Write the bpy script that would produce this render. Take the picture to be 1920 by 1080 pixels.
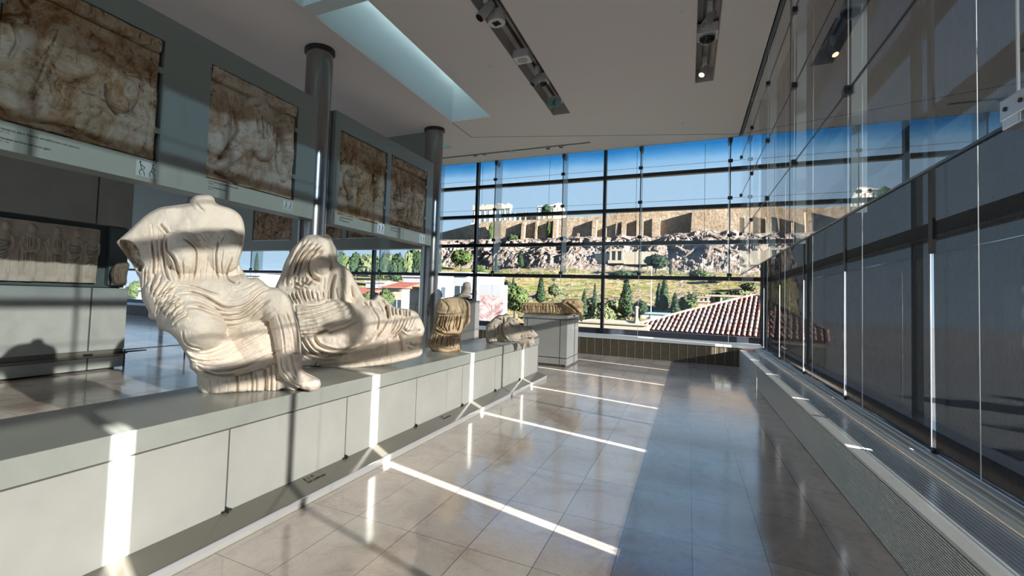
import bpy, bmesh, math, random
import numpy as np
from mathutils import Vector, Matrix, noise as mnoise

for o in list(bpy.data.objects):
    bpy.data.objects.remove(o, do_unlink=True)
scene = bpy.context.scene
COL = scene.collection
PI = math.pi

# ------------------------------------------------------------------ camera
F_PX, YAW, PITCH, ROLL, CX, CY = 907.53, 0.4714018, 0.0422218, 0.0369720, -130.80, -25.69
EYE = np.array([0.0, 0.0, 1.3])
def _axes():
    cy, sy = math.cos(YAW), math.sin(YAW); cp, sp = math.cos(PITCH), math.sin(PITCH)
    cr, sr = math.cos(ROLL), math.sin(ROLL)
    fwd = np.array([-sy*cp, cy*cp, sp]); right = np.array([cy, sy, 0.0]); up = np.cross(right, fwd)
    return cr*right+sr*up, -sr*right+cr*up, fwd
AR, AU, AF = _axes()
def ray(x, y): return AR*(x-960-CX)+AU*(-(y-540-CY))+AF*F_PX
def onz(x, y, z):
    d = ray(x, y); return EYE+d*((z-EYE[2])/d[2])
def onx(x, y, X):
    d = ray(x, y); return EYE+d*(X/d[0])
def ony(x, y, Y):
    d = ray(x, y); return EYE+d*(Y/d[1])
def proj(p):
    v = np.array(p, float)-EYE
    return 960+CX+F_PX*(v@AR)/(v@AF), 540+CY-F_PX*(v@AU)/(v@AF)

cam = bpy.data.cameras.new('camera'); camo = bpy.data.objects.new('camera', cam); COL.objects.link(camo)
M = Matrix(((AR[0], AU[0], -AF[0], 0), (AR[1], AU[1], -AF[1], 0), (AR[2], AU[2], -AF[2], 1.3), (0, 0, 0, 1)))
camo.matrix_world = M
cam.sensor_width = 36; cam.lens = F_PX/1920*36; cam.shift_x = -CX/1920; cam.shift_y = CY/1920
cam.clip_start = 0.05; cam.clip_end = 3000
scene.camera = camo

# ------------------------------------------------------------------ light
vs = scene.view_settings
vs.view_transform = 'Standard'; vs.look = 'None'; vs.gamma = 1.0; vs.use_curve_mapping = False
vs.exposure = 0.38
sun = bpy.data.lights.new('sun', 'SUN'); sun.energy = 46; sun.color = (1.0, .90, .81); sun.angle = math.radians(0.6)
suno = bpy.data.objects.new('sun', sun); COL.objects.link(suno)
EL, AZ = math.radians(15.0), math.radians(14.8)
sd = Vector((-math.cos(AZ)*math.cos(EL), math.sin(AZ)*math.cos(EL), -math.sin(EL)))
suno.rotation_euler = sd.to_track_quat('-Z', 'Y').to_euler(); suno.location = (40, -10, 15)

world = bpy.data.worlds.new('world'); scene.world = world; world.use_nodes = True
nt = world.node_tree; nt.nodes.clear()
tc = nt.nodes.new('ShaderNodeTexCoord'); sp = nt.nodes.new('ShaderNodeSeparateXYZ'); cr = nt.nodes.new('ShaderNodeValToRGB')
bg = nt.nodes.new('ShaderNodeBackground'); wo = nt.nodes.new('ShaderNodeOutputWorld')
nt.links.new(tc.outputs['Generated'], sp.inputs[0]); nt.links.new(sp.outputs['Z'], cr.inputs[0])
nt.links.new(cr.outputs[0], bg.inputs[0]); nt.links.new(bg.outputs[0], wo.inputs[0])
e = cr.color_ramp.elements
e[0].position = 0.0; e[0].color = (.42, .53, .64, 1)
e[1].position = 1.0; e[1].color = (.06, .20, .62, 1)
for p_, c_ in ((.10, (.36, .48, .60, 1)), (.22, (.325, .45, .585, 1)), (.31, (.24, .42, .62, 1)), (.5, (.16, .36, .66, 1))):
    q = e.new(p_); q.color = c_
bg.inputs[1].default_value = 1.25

# ------------------------------------------------------------------ materials
MATS = {}
def newmat(name):
    m = bpy.data.materials.new(name); m.use_nodes = True; MATS[name] = m
    return m, m.node_tree, m.node_tree.nodes['Principled BSDF']
def N(nt, t, **kw):
    n = nt.nodes.new(t)
    for k, v in kw.items(): setattr(n, k, v)
    return n
def ramp(nt, src, stops):
    r = N(nt, 'ShaderNodeValToRGB'); nt.links.new(src, r.inputs[0]); e = r.color_ramp.elements
    while len(e) > len(stops): e.remove(e[-1])
    while len(e) < len(stops): e.new(1.0)
    for i, (p, c) in enumerate(stops):
        e[i].position = p; e[i].color = tuple(c)+(1,)
    return r.outputs[0]
def noise_tex(nt, scale, detail=4, rough=.55, vec=None, dist=0):
    n = N(nt, 'ShaderNodeTexNoise'); n.inputs['Scale'].default_value = scale
    n.inputs['Detail'].default_value = detail; n.inputs['Roughness'].default_value = rough
    n.inputs['Distortion'].default_value = dist
    if vec is None:
        c = N(nt, 'ShaderNodeTexCoord'); vec = c.outputs['Object']
    nt.links.new(vec, n.inputs['Vector'])
    return n.outputs['Fac']
def plain(name, col, rough=.5, metal=0, spec=.5, var=0, vscale=3, bump=0, bscale=60, emit=None, es=0):
    m, nt, b = newmat(name)
    b.inputs['Roughness'].default_value = rough; b.inputs['Metallic'].default_value = metal
    b.inputs['Specular IOR Level'].default_value = spec
    if var:
        f = noise_tex(nt, vscale, 5, .6)
        lo = [c*(1-var) for c in col]; hi = [min(1, c*(1+var)) for c in col]
        nt.links.new(ramp(nt, f, ((.3, lo), (.7, hi))), b.inputs['Base Color'])
    else:
        b.inputs['Base Color'].default_value = tuple(col)+(1,)
    if bump:
        f2 = noise_tex(nt, bscale, 4, .6); bp = N(nt, 'ShaderNodeBump'); bp.inputs['Strength'].default_value = bump
        bp.inputs['Distance'].default_value = .01
        nt.links.new(f2, bp.inputs['Height']); nt.links.new(bp.outputs[0], b.inputs['Normal'])
    if emit:
        b.inputs['Emission Color'].default_value = tuple(emit)+(1,); b.inputs['Emission Strength'].default_value = es
    return m
def glass(name, tint, ior=1.5, gl=1.0):
    m, nt, b = newmat(name); nt.nodes.remove(b); out = nt.nodes['Material Output']
    tr = N(nt, 'ShaderNodeBsdfTransparent'); tr.inputs[0].default_value = tuple(tint)+(1,)
    gs = N(nt, 'ShaderNodeBsdfGlossy'); gs.inputs['Roughness'].default_value = 0.0; gs.inputs[0].default_value = (gl, gl, gl, 1)
    fr = N(nt, 'ShaderNodeFresnel'); fr.inputs[0].default_value = ior
    ge = N(nt, 'ShaderNodeNewGeometry'); inv = N(nt, 'ShaderNodeMath', operation='SUBTRACT'); inv.inputs[0].default_value = 1
    nt.links.new(ge.outputs['Backfacing'], inv.inputs[1])
    mu = N(nt, 'ShaderNodeMath', operation='MULTIPLY'); nt.links.new(fr.outputs[0], mu.inputs[0]); nt.links.new(inv.outputs[0], mu.inputs[1])
    mx = N(nt, 'ShaderNodeMixShader'); nt.links.new(mu.outputs[0], mx.inputs[0]); nt.links.new(tr.outputs[0], mx.inputs[1]); nt.links.new(gs.outputs[0], mx.inputs[2])
    nt.links.new(mx.outputs[0], out.inputs['Surface'])
    return m

# floor tiles .3455 x .68, polished beige marble
def floor_mat():
    m, nt, b = newmat('marble_floor_tiles')
    tcn = N(nt, 'ShaderNodeTexCoord'); mp = N(nt, 'ShaderNodeMapping'); nt.links.new(tcn.outputs['Object'], mp.inputs[0])
    mp.inputs['Location'].default_value = (-.036+.3455*60, -.315+.68*30, 0)
    br = N(nt, 'ShaderNodeTexBrick'); nt.links.new(mp.outputs[0], br.inputs['Vector'])
    br.offset = 0; br.squash = 1
    br.inputs['Scale'].default_value = 1; br.inputs['Brick Width'].default_value = .3455; br.inputs['Row Height'].default_value = .68
    br.inputs['Mortar Size'].default_value = .0022; br.inputs['Mortar Smooth'].default_value = .3; br.inputs['Bias'].default_value = 0
    br.inputs['Color1'].default_value = (.0, .0, .0, 1); br.inputs['Color2'].default_value = (1, 1, 1, 1); br.inputs['Mortar'].default_value = (.5, .5, .5, 1)
    f1 = noise_tex(nt, 1.3, 6, .65, dist=.8); f2 = noise_tex(nt, 9, 6, .7, dist=1.2)
    base = ramp(nt, f1, ((.32, (.54, .42, .33)), (.5, (.74, .64, .56)), (.7, (.80, .72, .65))))
    vein = ramp(nt, f2, ((.35, (.86, .86, .86)), (.5, (1, 1, 1)), (.62, (.92, .9, .88))))
    mx = N(nt, 'ShaderNodeMixRGB', blend_type='MULTIPLY'); mx.inputs[0].default_value = 1
    nt.links.new(base, mx.inputs[1]); nt.links.new(vein, mx.inputs[2])
    tl = ramp(nt, br.outputs['Color'], ((0, (.82, .80, .78)), (1, (1.0, 1.0, 1.0))))
    m2 = N(nt, 'ShaderNodeMixRGB', blend_type='MULTIPLY'); m2.inputs[0].default_value = 1
    nt.links.new(mx.outputs[0], m2.inputs[1]); nt.links.new(tl, m2.inputs[2])
    m3 = N(nt, 'ShaderNodeMixRGB'); nt.links.new(br.outputs['Fac'], m3.inputs[0]); nt.links.new(m2.outputs[0], m3.inputs[1]); m3.inputs[2].default_value = (.10, .08, .07, 1)
    nt.links.new(m3.outputs[0], b.inputs['Base Color'])
    rr = ramp(nt, f2, ((.3, (.09,)*3), (.7, (.15,)*3))); nt.links.new(rr, b.inputs['Roughness'])
    b.inputs['IOR'].default_value = 2.7
    return m
floor_mat()

def concrete(name, c, var=.10, rough=.45, vs_=2.5):
    m, nt, b = newmat(name)
    f1 = noise_tex(nt, vs_, 6, .6, dist=.5); f2 = noise_tex(nt, 45, 3, .6)
    nt.links.new(ramp(nt, f1, ((.3, [x*(1-var) for x in c]), (.7, [x*(1+var) for x in c]))), b.inputs['Base Color'])
    b.inputs['Roughness'].default_value = rough
    bp = N(nt, 'ShaderNodeBump'); bp.inputs['Strength'].default_value = .08; bp.inputs['Distance'].default_value = .004
    nt.links.new(f2, bp.inputs['Height']); nt.links.new(bp.outputs[0], b.inputs['Normal'])
    return m
concrete('plinth_concrete', (.40, .395, .365), .06)
concrete('slab_concrete', (.33, .34, .31), .08, .28)
concrete('wall_concrete', (.36, .36, .33), .10, .5)
concrete('box_concrete', (.36, .36, .345), .06)
plain('panel_paint', (.25, .275, .245), .45)
plain('dark_recess', (.015, .018, .018), .7)
plain('recess_wall', (.10, .12, .12), .6)
plain('joint_crease_dark', (.10, .095, .08), .8)
plain('ceiling_paint', (.86, .79, .76), .9, bump=.15, bscale=200)
plain('skylight_paint', (.74, .86, .86), .6)
plain('trough_paint', (.55, .51, .49), .5)
plain('rail_black', (.02, .02, .02), .4)
plain('lamp_grey', (.42, .40, .38), .45)
plain('lamp_white', (.75, .74, .72), .4)
plain('lens_black', (.01, .01, .012), .1)
plain('lamp_glow', (.8, .6, .3), .4, emit=(1.0, .72, .35), es=4)
plain('exit_green', (.25, .42, .36), .4)
plain('exit_dark', (.03, .08, .06), .4)
plain('steel_dark', (.30, .29, .28), .24, metal=.9)
plain('steel_trim', (.05, .05, .05), .35, metal=.6)
plain('ledge_dark', (.15, .14, .115), .12, spec=.7)
plain('lip_metal', (.62, .62, .66), .3, metal=.5)
plain('ink', (.02, .025, .025), .6)
plain('mullion_black', (.006, .010, .014), .35)
plain('clamp_metal', (.03, .035, .045), .35, metal=.4)
plain('fitting_metal', (.62, .62, .63), .3, metal=.8)
plain('bracket_grey', (.16, .17, .18), .4, metal=.5)
plain('cable_steel', (.75, .78, .80), .35, metal=.2)
plain('sill_white', (.66, .68, .66), .35)
plain('rail_dark', (.035, .04, .055), .2)
plain('bench_face', (.62, .64, .60), .4)
plain('bench_top', (.74, .77, .78), .2, spec=.8)
plain('bench_slat', (.80, .80, .75), .35)
plain('bench_rim', (.66, .66, .62), .35)
plain('base_brown', (.085, .070, .045), .45, var=.2, vscale=20)
plain('base_line', (.42, .41, .36), .5)
plain('black_zip', (.010, .010, .010), .6)
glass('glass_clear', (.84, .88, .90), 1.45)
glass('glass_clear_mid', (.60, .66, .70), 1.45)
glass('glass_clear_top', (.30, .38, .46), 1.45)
glass('glass_end', (.93, .96, .98), 1.45)
gt = glass('glass_end_top', (.55, .80, .99), 1.45)
_nt = gt.node_tree; _tc = N(_nt, 'ShaderNodeTexCoord'); _sp = N(_nt, 'ShaderNodeSeparateXYZ'); _nt.links.new(_tc.outputs['Object'], _sp.inputs[0])
_ma = N(_nt, 'ShaderNodeMath', operation='MULTIPLY_ADD'); _nt.links.new(_sp.outputs['Z'], _ma.inputs[0]); _ma.inputs[1].default_value = 1/.8; _ma.inputs[2].default_value = -4.42/.8
_nz = noise_tex(_nt, 1.2, 3, .5); _mb = N(_nt, 'ShaderNodeMath', operation='MULTIPLY_ADD'); _nt.links.new(_nz, _mb.inputs[0]); _mb.inputs[1].default_value = .22; _nt.links.new(_ma.outputs[0], _mb.inputs[2])
_nt.links.new(ramp(_nt, _mb.outputs[0], ((.22, (.93, .96, .98)), (.52, (.80, .90, .96)), (.74, (.48, .72, .87)), (.96, (.24, .56, .76)))), [n for n in _nt.nodes if n.type == 'BSDF_TRANSPARENT'][0].inputs[0])
glass('glass_inner', (.96, .98, .98), 1.45)
glass('glass_side', (.95, .975, .98), 2.1)
def fin_mat():
    m, nt, b = newmat('glass_fin'); nt.nodes.remove(b); out = nt.nodes['Material Output']
    tr = N(nt, 'ShaderNodeBsdfTransparent'); tr.inputs[0].default_value = (.93, .965, .975, 1)
    d = N(nt, 'ShaderNodeBsdfDiffuse'); d.inputs[0].default_value = (.86, .92, .93, 1)
    t = N(nt, 'ShaderNodeBsdfTranslucent'); t.inputs[0].default_value = (.80, .92, .95, 1)
    a = N(nt, 'ShaderNodeMixShader'); a.inputs[0].default_value = .5; nt.links.new(d.outputs[0], a.inputs[1]); nt.links.new(t.outputs[0], a.inputs[2])
    mx = N(nt, 'ShaderNodeMixShader'); mx.inputs[0].default_value = .30
    nt.links.new(tr.outputs[0], mx.inputs[1]); nt.links.new(a.outputs[0], mx.inputs[2]); nt.links.new(mx.outputs[0], out.inputs['Surface'])
fin_mat()
def blind_mat():
    m, nt, b = newmat('blind_mesh'); nt.nodes.remove(b); out = nt.nodes['Material Output']
    tr = N(nt, 'ShaderNodeBsdfTransparent')
    f = noise_tex(nt, 1.1, 4, .6)
    cc = N(nt, 'ShaderNodeTexCoord'); mp = N(nt, 'ShaderNodeMapping'); nt.links.new(cc.outputs['Object'], mp.inputs[0]); mp.inputs['Scale'].default_value = (1, 90, 4)
    f3 = noise_tex(nt, 3, 2, .5, vec=mp.outputs[0])
    mul = N(nt, 'ShaderNodeMath', operation='ADD'); nt.links.new(f, mul.inputs[0]); nt.links.new(f3, mul.inputs[1])
    nt.links.new(ramp(nt, mul.outputs[0], ((.0, (.065,)*3), (1.0, (.105,)*3))), tr.inputs[0])
    d = N(nt, 'ShaderNodeBsdfDiffuse'); d.inputs[0].default_value = (.032, .034, .036, 1)
    mx = N(nt, 'ShaderNodeAddShader'); nt.links.new(tr.outputs[0], mx.inputs[0]); nt.links.new(d.outputs[0], mx.inputs[1])
    nt.links.new(mx.outputs[0], out.inputs['Surface'])
blind_mat()
def frosted():
    m, nt, b = newmat('glass_frosted'); nt.nodes.remove(b); out = nt.nodes['Material Output']
    t = N(nt, 'ShaderNodeBsdfTranslucent'); t.inputs[0].default_value = (.5, .585, .6, 1)
    tr = N(nt, 'ShaderNodeBsdfTransparent'); tr.inputs[0].default_value = (.34, .38, .39, 1)
    mx = N(nt, 'ShaderNodeMixShader'); mx.inputs[0].default_value = .5
    nt.links.new(tr.outputs[0], mx.inputs[1]); nt.links.new(t.outputs[0], mx.inputs[2]); nt.links.new(mx.outputs[0], out.inputs['Surface'])
frosted()
def stone(name, stops, scale=4, rough=.75, bump=.35, bscale=70, detail=8, speck=None):
    m, nt, b = newmat(name)
    f = noise_tex(nt, scale, detail, .72, dist=.6)
    c = ramp(nt, f, stops)
    if speck:
        f2 = noise_tex(nt, speck[0], 8, .75, dist=1.5); g = ramp(nt, f2, ((speck[1], speck[2]), (speck[1]+.12, (1, 1, 1))))
        mx = N(nt, 'ShaderNodeMixRGB', blend_type='MULTIPLY'); mx.inputs[0].default_value = 1
        nt.links.new(c, mx.inputs[1]); nt.links.new(g, mx.inputs[2]); c = mx.outputs[0]
    nt.links.new(c, b.inputs['Base Color']); b.inputs['Roughness'].default_value = rough
    b.inputs['Specular IOR Level'].default_value = .25
    bp = N(nt, 'ShaderNodeBump'); bp.inputs['Strength'].default_value = bump; bp.inputs['Distance'].default_value = .004
    nt.links.new(noise_tex(nt, bscale, 5, .65), bp.inputs['Height']); nt.links.new(bp.outputs[0], b.inputs['Normal'])
    return m
stone('plaster_cast', ((.3, (.69, .58, .47)), (.5, (.75, .65, .54)), (.7, (.80, .71, .61))), 3.5, .8, .25, 90)
stone('brown_marble', ((.3, (.40, .27, .15)), (.5, (.56, .42, .27)), (.7, (.66, .53, .37))), 7, .8, .5, 60)
stone('grey_cast', ((.3, (.42, .36, .29)), (.7, (.56, .50, .42))), 6, .8, .3, 70)
stone('orange_marble', ((.3, (.34, .20, .10)), (.5, (.55, .38, .22)), (.7, (.68, .54, .38))), 12, .8, .6, 60)
MET = ((.30, (.09, .04, .018)), (.42, (.30, .17, .075)), (.50, (.40, .29, .18)), (.60, (.48, .39, .28)), (.72, (.36, .33, .27)), (.82, (.50, .31, .14)))
stone('metope_marble', MET, 2.6, .75, .7, 40, 10, (5.5, .36, (.30, .20, .13)))
stone('metope_marble_light', ((.28, (.17, .09, .04)), (.42, (.38, .26, .16)), (.55, (.54, .45, .35)), (.75, (.58, .51, .43))), 3.2, .75, .7, 40, 10, (7, .33, (.42, .29, .18)))
stone('metope_marble_dark', ((.3, (.16, .09, .05)), (.5, (.40, .28, .18)), (.7, (.55, .45, .34))), 4, .75, .7, 40, 10, (8, .38, (.3, .2, .13)))
stone('frieze_marble', ((.3, (.40, .31, .22)), (.5, (.52, .43, .34)), (.7, (.60, .52, .43))), 3, .75, .4, 60, 8, (6, .30, (.75, .62, .45)))
stone('dark_fragment', ((.3, (.16, .12, .085)), (.7, (.32, .25, .19))), 12, .8, .4)

# ------------------------------------------------------------------ helpers
class MB:
    def __init__(s): s.v = []; s.f = []
    def add(s, vs, fs):
        k = len(s.v); s.v += [tuple(map(float, p)) for p in vs]; s.f += [tuple(i+k for i in f) for f in fs]; return s
    def box(s, x0, x1, y0, y1, z0, z1):
        return s.add([(x0, y0, z0), (x1, y0, z0), (x1, y1, z0), (x0, y1, z0), (x0, y0, z1), (x1, y0, z1), (x1, y1, z1), (x0, y1, z1)],
              [(0, 3, 2, 1), (4, 5, 6, 7), (0, 1, 5, 4), (1, 2, 6, 5), (2, 3, 7, 6), (3, 0, 4, 7)])
    def tube(s, a, b, ra, rb=None, n=12, caps=True):
        a = Vector(a); b = Vector(b); rb = ra if rb is None else rb
        d = (b-a).normalized(); u = d.orthogonal().normalized(); w = d.cross(u)
        vs = []
        for c, r in ((a, ra), (b, rb)):
            for i in range(n):
                t = 2*PI*i/n; vs.append(c+u*math.cos(t)*r+w*math.sin(t)*r)
        fs = [(i, (i+1) % n, n+(i+1) % n, n+i) for i in range(n)]
        if caps: fs += [tuple(reversed(range(n))), tuple(range(n, 2*n))]
        return s.add(vs, fs)
    def lathe(s, c, prof, n=24):
        vs = []; fs = []; m = len(prof)
        for r, z in prof:
            for i in range(n):
                t = 2*PI*i/n; vs.append((c[0]+r*math.cos(t), c[1]+r*math.sin(t), c[2]+z))
        for j in range(m-1):
            for i in range(n):
                fs.append((j*n+i, j*n+(i+1) % n, (j+1)*n+(i+1) % n, (j+1)*n+i))
        fs += [tuple(reversed(range(n))), tuple(range((m-1)*n, m*n))]
        return s.add(vs, fs)
    def poly(s, pts, d):      # prism: polygon pts extruded by vector d
        n = len(pts); vs = [Vector(p) for p in pts]; vs += [p+Vector(d) for p in vs]
        return s.add(vs, [tuple(reversed(range(n))), tuple(range(n, 2*n))]+[(i, (i+1) % n, n+(i+1) % n, n+i) for i in range(n)])
    def build(s, name, mat, parent=None, smooth=False, bevel=0, fixn=False):
        me = bpy.data.meshes.new(name); me.from_pydata(s.v, [], s.f)
        o = bpy.data.objects.new(name, me); COL.objects.link(o)
        me.materials.append(MATS[mat])
        if fixn:
            bm = bmesh.new(); bm.from_mesh(me); bmesh.ops.recalc_face_normals(bm, faces=bm.faces); bm.to_mesh(me); bm.free()
        if smooth:
            me.polygons.foreach_set('use_smooth', [True]*len(me.polygons))
            if smooth == 'auto': me.set_sharp_from_angle(angle=math.radians(35))
        if parent is not None: o.parent = parent
        if bevel:
            b = o.modifiers.new('bevel', 'BEVEL'); b.width = bevel; b.segments = 2; b.limit_method = 'ANGLE'
        me.update()
        return o
def recenter(o):
    """put a top-level mesh's origin at its base centre"""
    me = o.data; n = len(me.vertices); a = np.empty(n*3); me.vertices.foreach_get('co', a); a = a.reshape(-1, 3)
    c = np.array([(a[:, 0].min()+a[:, 0].max())/2, (a[:, 1].min()+a[:, 1].max())/2, a[:, 2].min()])
    a -= c; me.vertices.foreach_set('co', a.ravel()); me.update(); o.location = tuple(c)
    return o
def tag(o, label, cat, group=None, kind=None):
    if label: o['label'] = label
    if cat: o['category'] = cat
    if group: o['group'] = group
    if kind: o['kind'] = kind
    return o
def thing(name, label, cat, loc=(0, 0, 0), rz=0, group=None):
    o = bpy.data.objects.new(name, None); COL.objects.link(o); o.location = loc; o.rotation_euler = (0, 0, rz); o.empty_display_size = .1
    return tag(o, label, cat, group)
def struct(o):
    o['kind'] = 'structure'; return o
def sempty(name):
    o = bpy.data.objects.new(name, None); COL.objects.link(o); o['kind'] = 'structure'; return o
def dup(root, loc=None, rz=None, label=None, group=None, scale=None):
    r = root.copy(); COL.objects.link(r)
    if loc is not None: r.location = loc
    if rz is not None: r.rotation_euler = (0, 0, rz)
    if label: r['label'] = label
    if group: r['group'] = group
    if scale is not None: r.scale = scale
    for ch in list(root.children):
        c = ch.copy(); COL.objects.link(c); c.parent = r
        for g in list(ch.children):
            d = g.copy(); COL.objects.link(d); d.parent = c
    return r
def text_mesh(name, body, size, mat, parent, origin, xdir, ydir, extrude=.0006, align='LEFT', bold=0):
    cu = bpy.data.curves.new(name, 'FONT'); cu.body = body; cu.size = size; cu.extrude = extrude; cu.align_x = align; cu.offset = bold
    t = bpy.data.objects.new(name, cu); COL.objects.link(t)
    bpy.context.view_layer.update()
    dg = bpy.context.evaluated_depsgraph_get(); me = bpy.data.meshes.new_from_object(t.evaluated_get(dg)); me.name = name
    bpy.data.objects.remove(t, do_unlink=True)
    xd = Vector(xdir).normalized(); yd = Vector(ydir).normalized(); zd = xd.cross(yd)
    mt = Matrix.Identity(4)
    for i in range(3):
        mt[i][0] = xd[i]; mt[i][1] = yd[i]; mt[i][2] = zd[i]; mt[i][3] = origin[i]
    me.transform(mt); me.materials.clear(); me.materials.append(MATS[mat])
    o = bpy.data.objects.new(name, me); COL.objects.link(o); o.parent = parent
    return o
def slab_holes(mb, axis, a0, a1, urange, vrange, holes):
    """plate with rectangular holes. axis 'z': u=x,v=y ; axis 'x': u=y,v=z ; axis 'y': u=x,v=z"""
    us = sorted(set([urange[0], urange[1]]+[h[0] for h in holes]+[h[1] for h in holes]))
    vs_ = sorted(set([vrange[0], vrange[1]]+[h[2] for h in holes]+[h[3] for h in holes]))
    us = [u for u in us if urange[0] <= u <= urange[1]]; vs_ = [v for v in vs_ if vrange[0] <= v <= vrange[1]]
    nu, nv = len(us), len(vs_)
    solid = [[not any(h[0] <= (us[i]+us[i+1])/2 <= h[1] and h[2] <= (vs_[j]+vs_[j+1])/2 <= h[3] for h in holes) for j in range(nv-1)] for i in range(nu-1)]
    def P(i, j, a):
        u, v = us[i], vs_[j]
        return (u, v, a) if axis == 'z' else ((a, u, v) if axis == 'x' else (u, a, v))
    vid = {}; V = []; Fc = []
    def g(i, j, k):
        if (i, j, k) not in vid: vid[(i, j, k)] = len(V); V.append(P(i, j, (a0, a1)[k]))
        return vid[(i, j, k)]
    S = lambda i, j: 0 <= i < nu-1 and 0 <= j < nv-1 and solid[i][j]
    for i in range(nu-1):
        for j in range(nv-1):
            if not solid[i][j]: continue
            Fc.append((g(i, j, 0), g(i, j+1, 0), g(i+1, j+1, 0), g(i+1, j, 0)))
            Fc.append((g(i, j, 1), g(i+1, j, 1), g(i+1, j+1, 1), g(i, j+1, 1)))
            if not S(i-1, j): Fc.append((g(i, j, 0), g(i, j, 1), g(i, j+1, 1), g(i, j+1, 0)))
            if not S(i+1, j): Fc.append((g(i+1, j, 0), g(i+1, j+1, 0), g(i+1, j+1, 1), g(i+1, j, 1)))
            if not S(i, j-1): Fc.append((g(i, j, 0), g(i+1, j, 0), g(i+1, j, 1), g(i, j, 1)))
            if not S(i, j+1): Fc.append((g(i, j+1, 0), g(i, j+1, 1), g(i+1, j+1, 1), g(i+1, j+1, 0)))
    mb.add(V, Fc); return mb

# ------------------------------------------------------------------ sculpting on height grids
def vnoise(X, Y, cell, seed):
    rng = np.random.RandomState(seed); G = rng.rand(64, 64)
    x = X/cell; y = Y/cell; xi = np.floor(x).astype(int); yi = np.floor(y).astype(int); fx = x-xi; fy = y-yi
    fx = fx*fx*(3-2*fx); fy = fy*fy*(3-2*fy)
    a = G[xi % 64, yi % 64]; b = G[(xi+1) % 64, yi % 64]; c = G[xi % 64, (yi+1) % 64]; d = G[(xi+1) % 64, (yi+1) % 64]
    return (a*(1-fx)+b*fx)*(1-fy)+(c*(1-fx)+d*fx)*fy-.5
def fbm(X, Y, cell, octv, seed):
    r = 0; amp = 1
    for k in range(octv):
        r = r+amp*vnoise(X+17.3*k, Y+9.1*k, cell, seed+k); cell *= .5; amp *= .55
    return r
def smooth_line(pts, per=6, closed=False):
    P = [np.array(p, float) for p in pts]; n = len(P)
    if n < 3: return np.array([P[0]+(P[-1]-P[0])*t for t in np.linspace(0, 1, 4)])
    out = []
    rng_ = range(n) if closed else range(n-1)
    for i in rng_:
        if closed: p0, p1, p2, p3 = P[(i-1) % n], P[i], P[(i+1) % n], P[(i+2) % n]
        else: p0, p1, p2, p3 = P[max(i-1, 0)], P[i], P[i+1], P[min(i+2, n-1)]
        for k in range(per):
            t = k/per
            out.append(.5*((2*p1)+(-p0+p2)*t+(2*p0-5*p1+4*p2-p3)*t*t+(-p0+3*p1-3*p2+p3)*t**3))
    if not closed: out.append(P[-1])
    return np.array(out)
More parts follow.
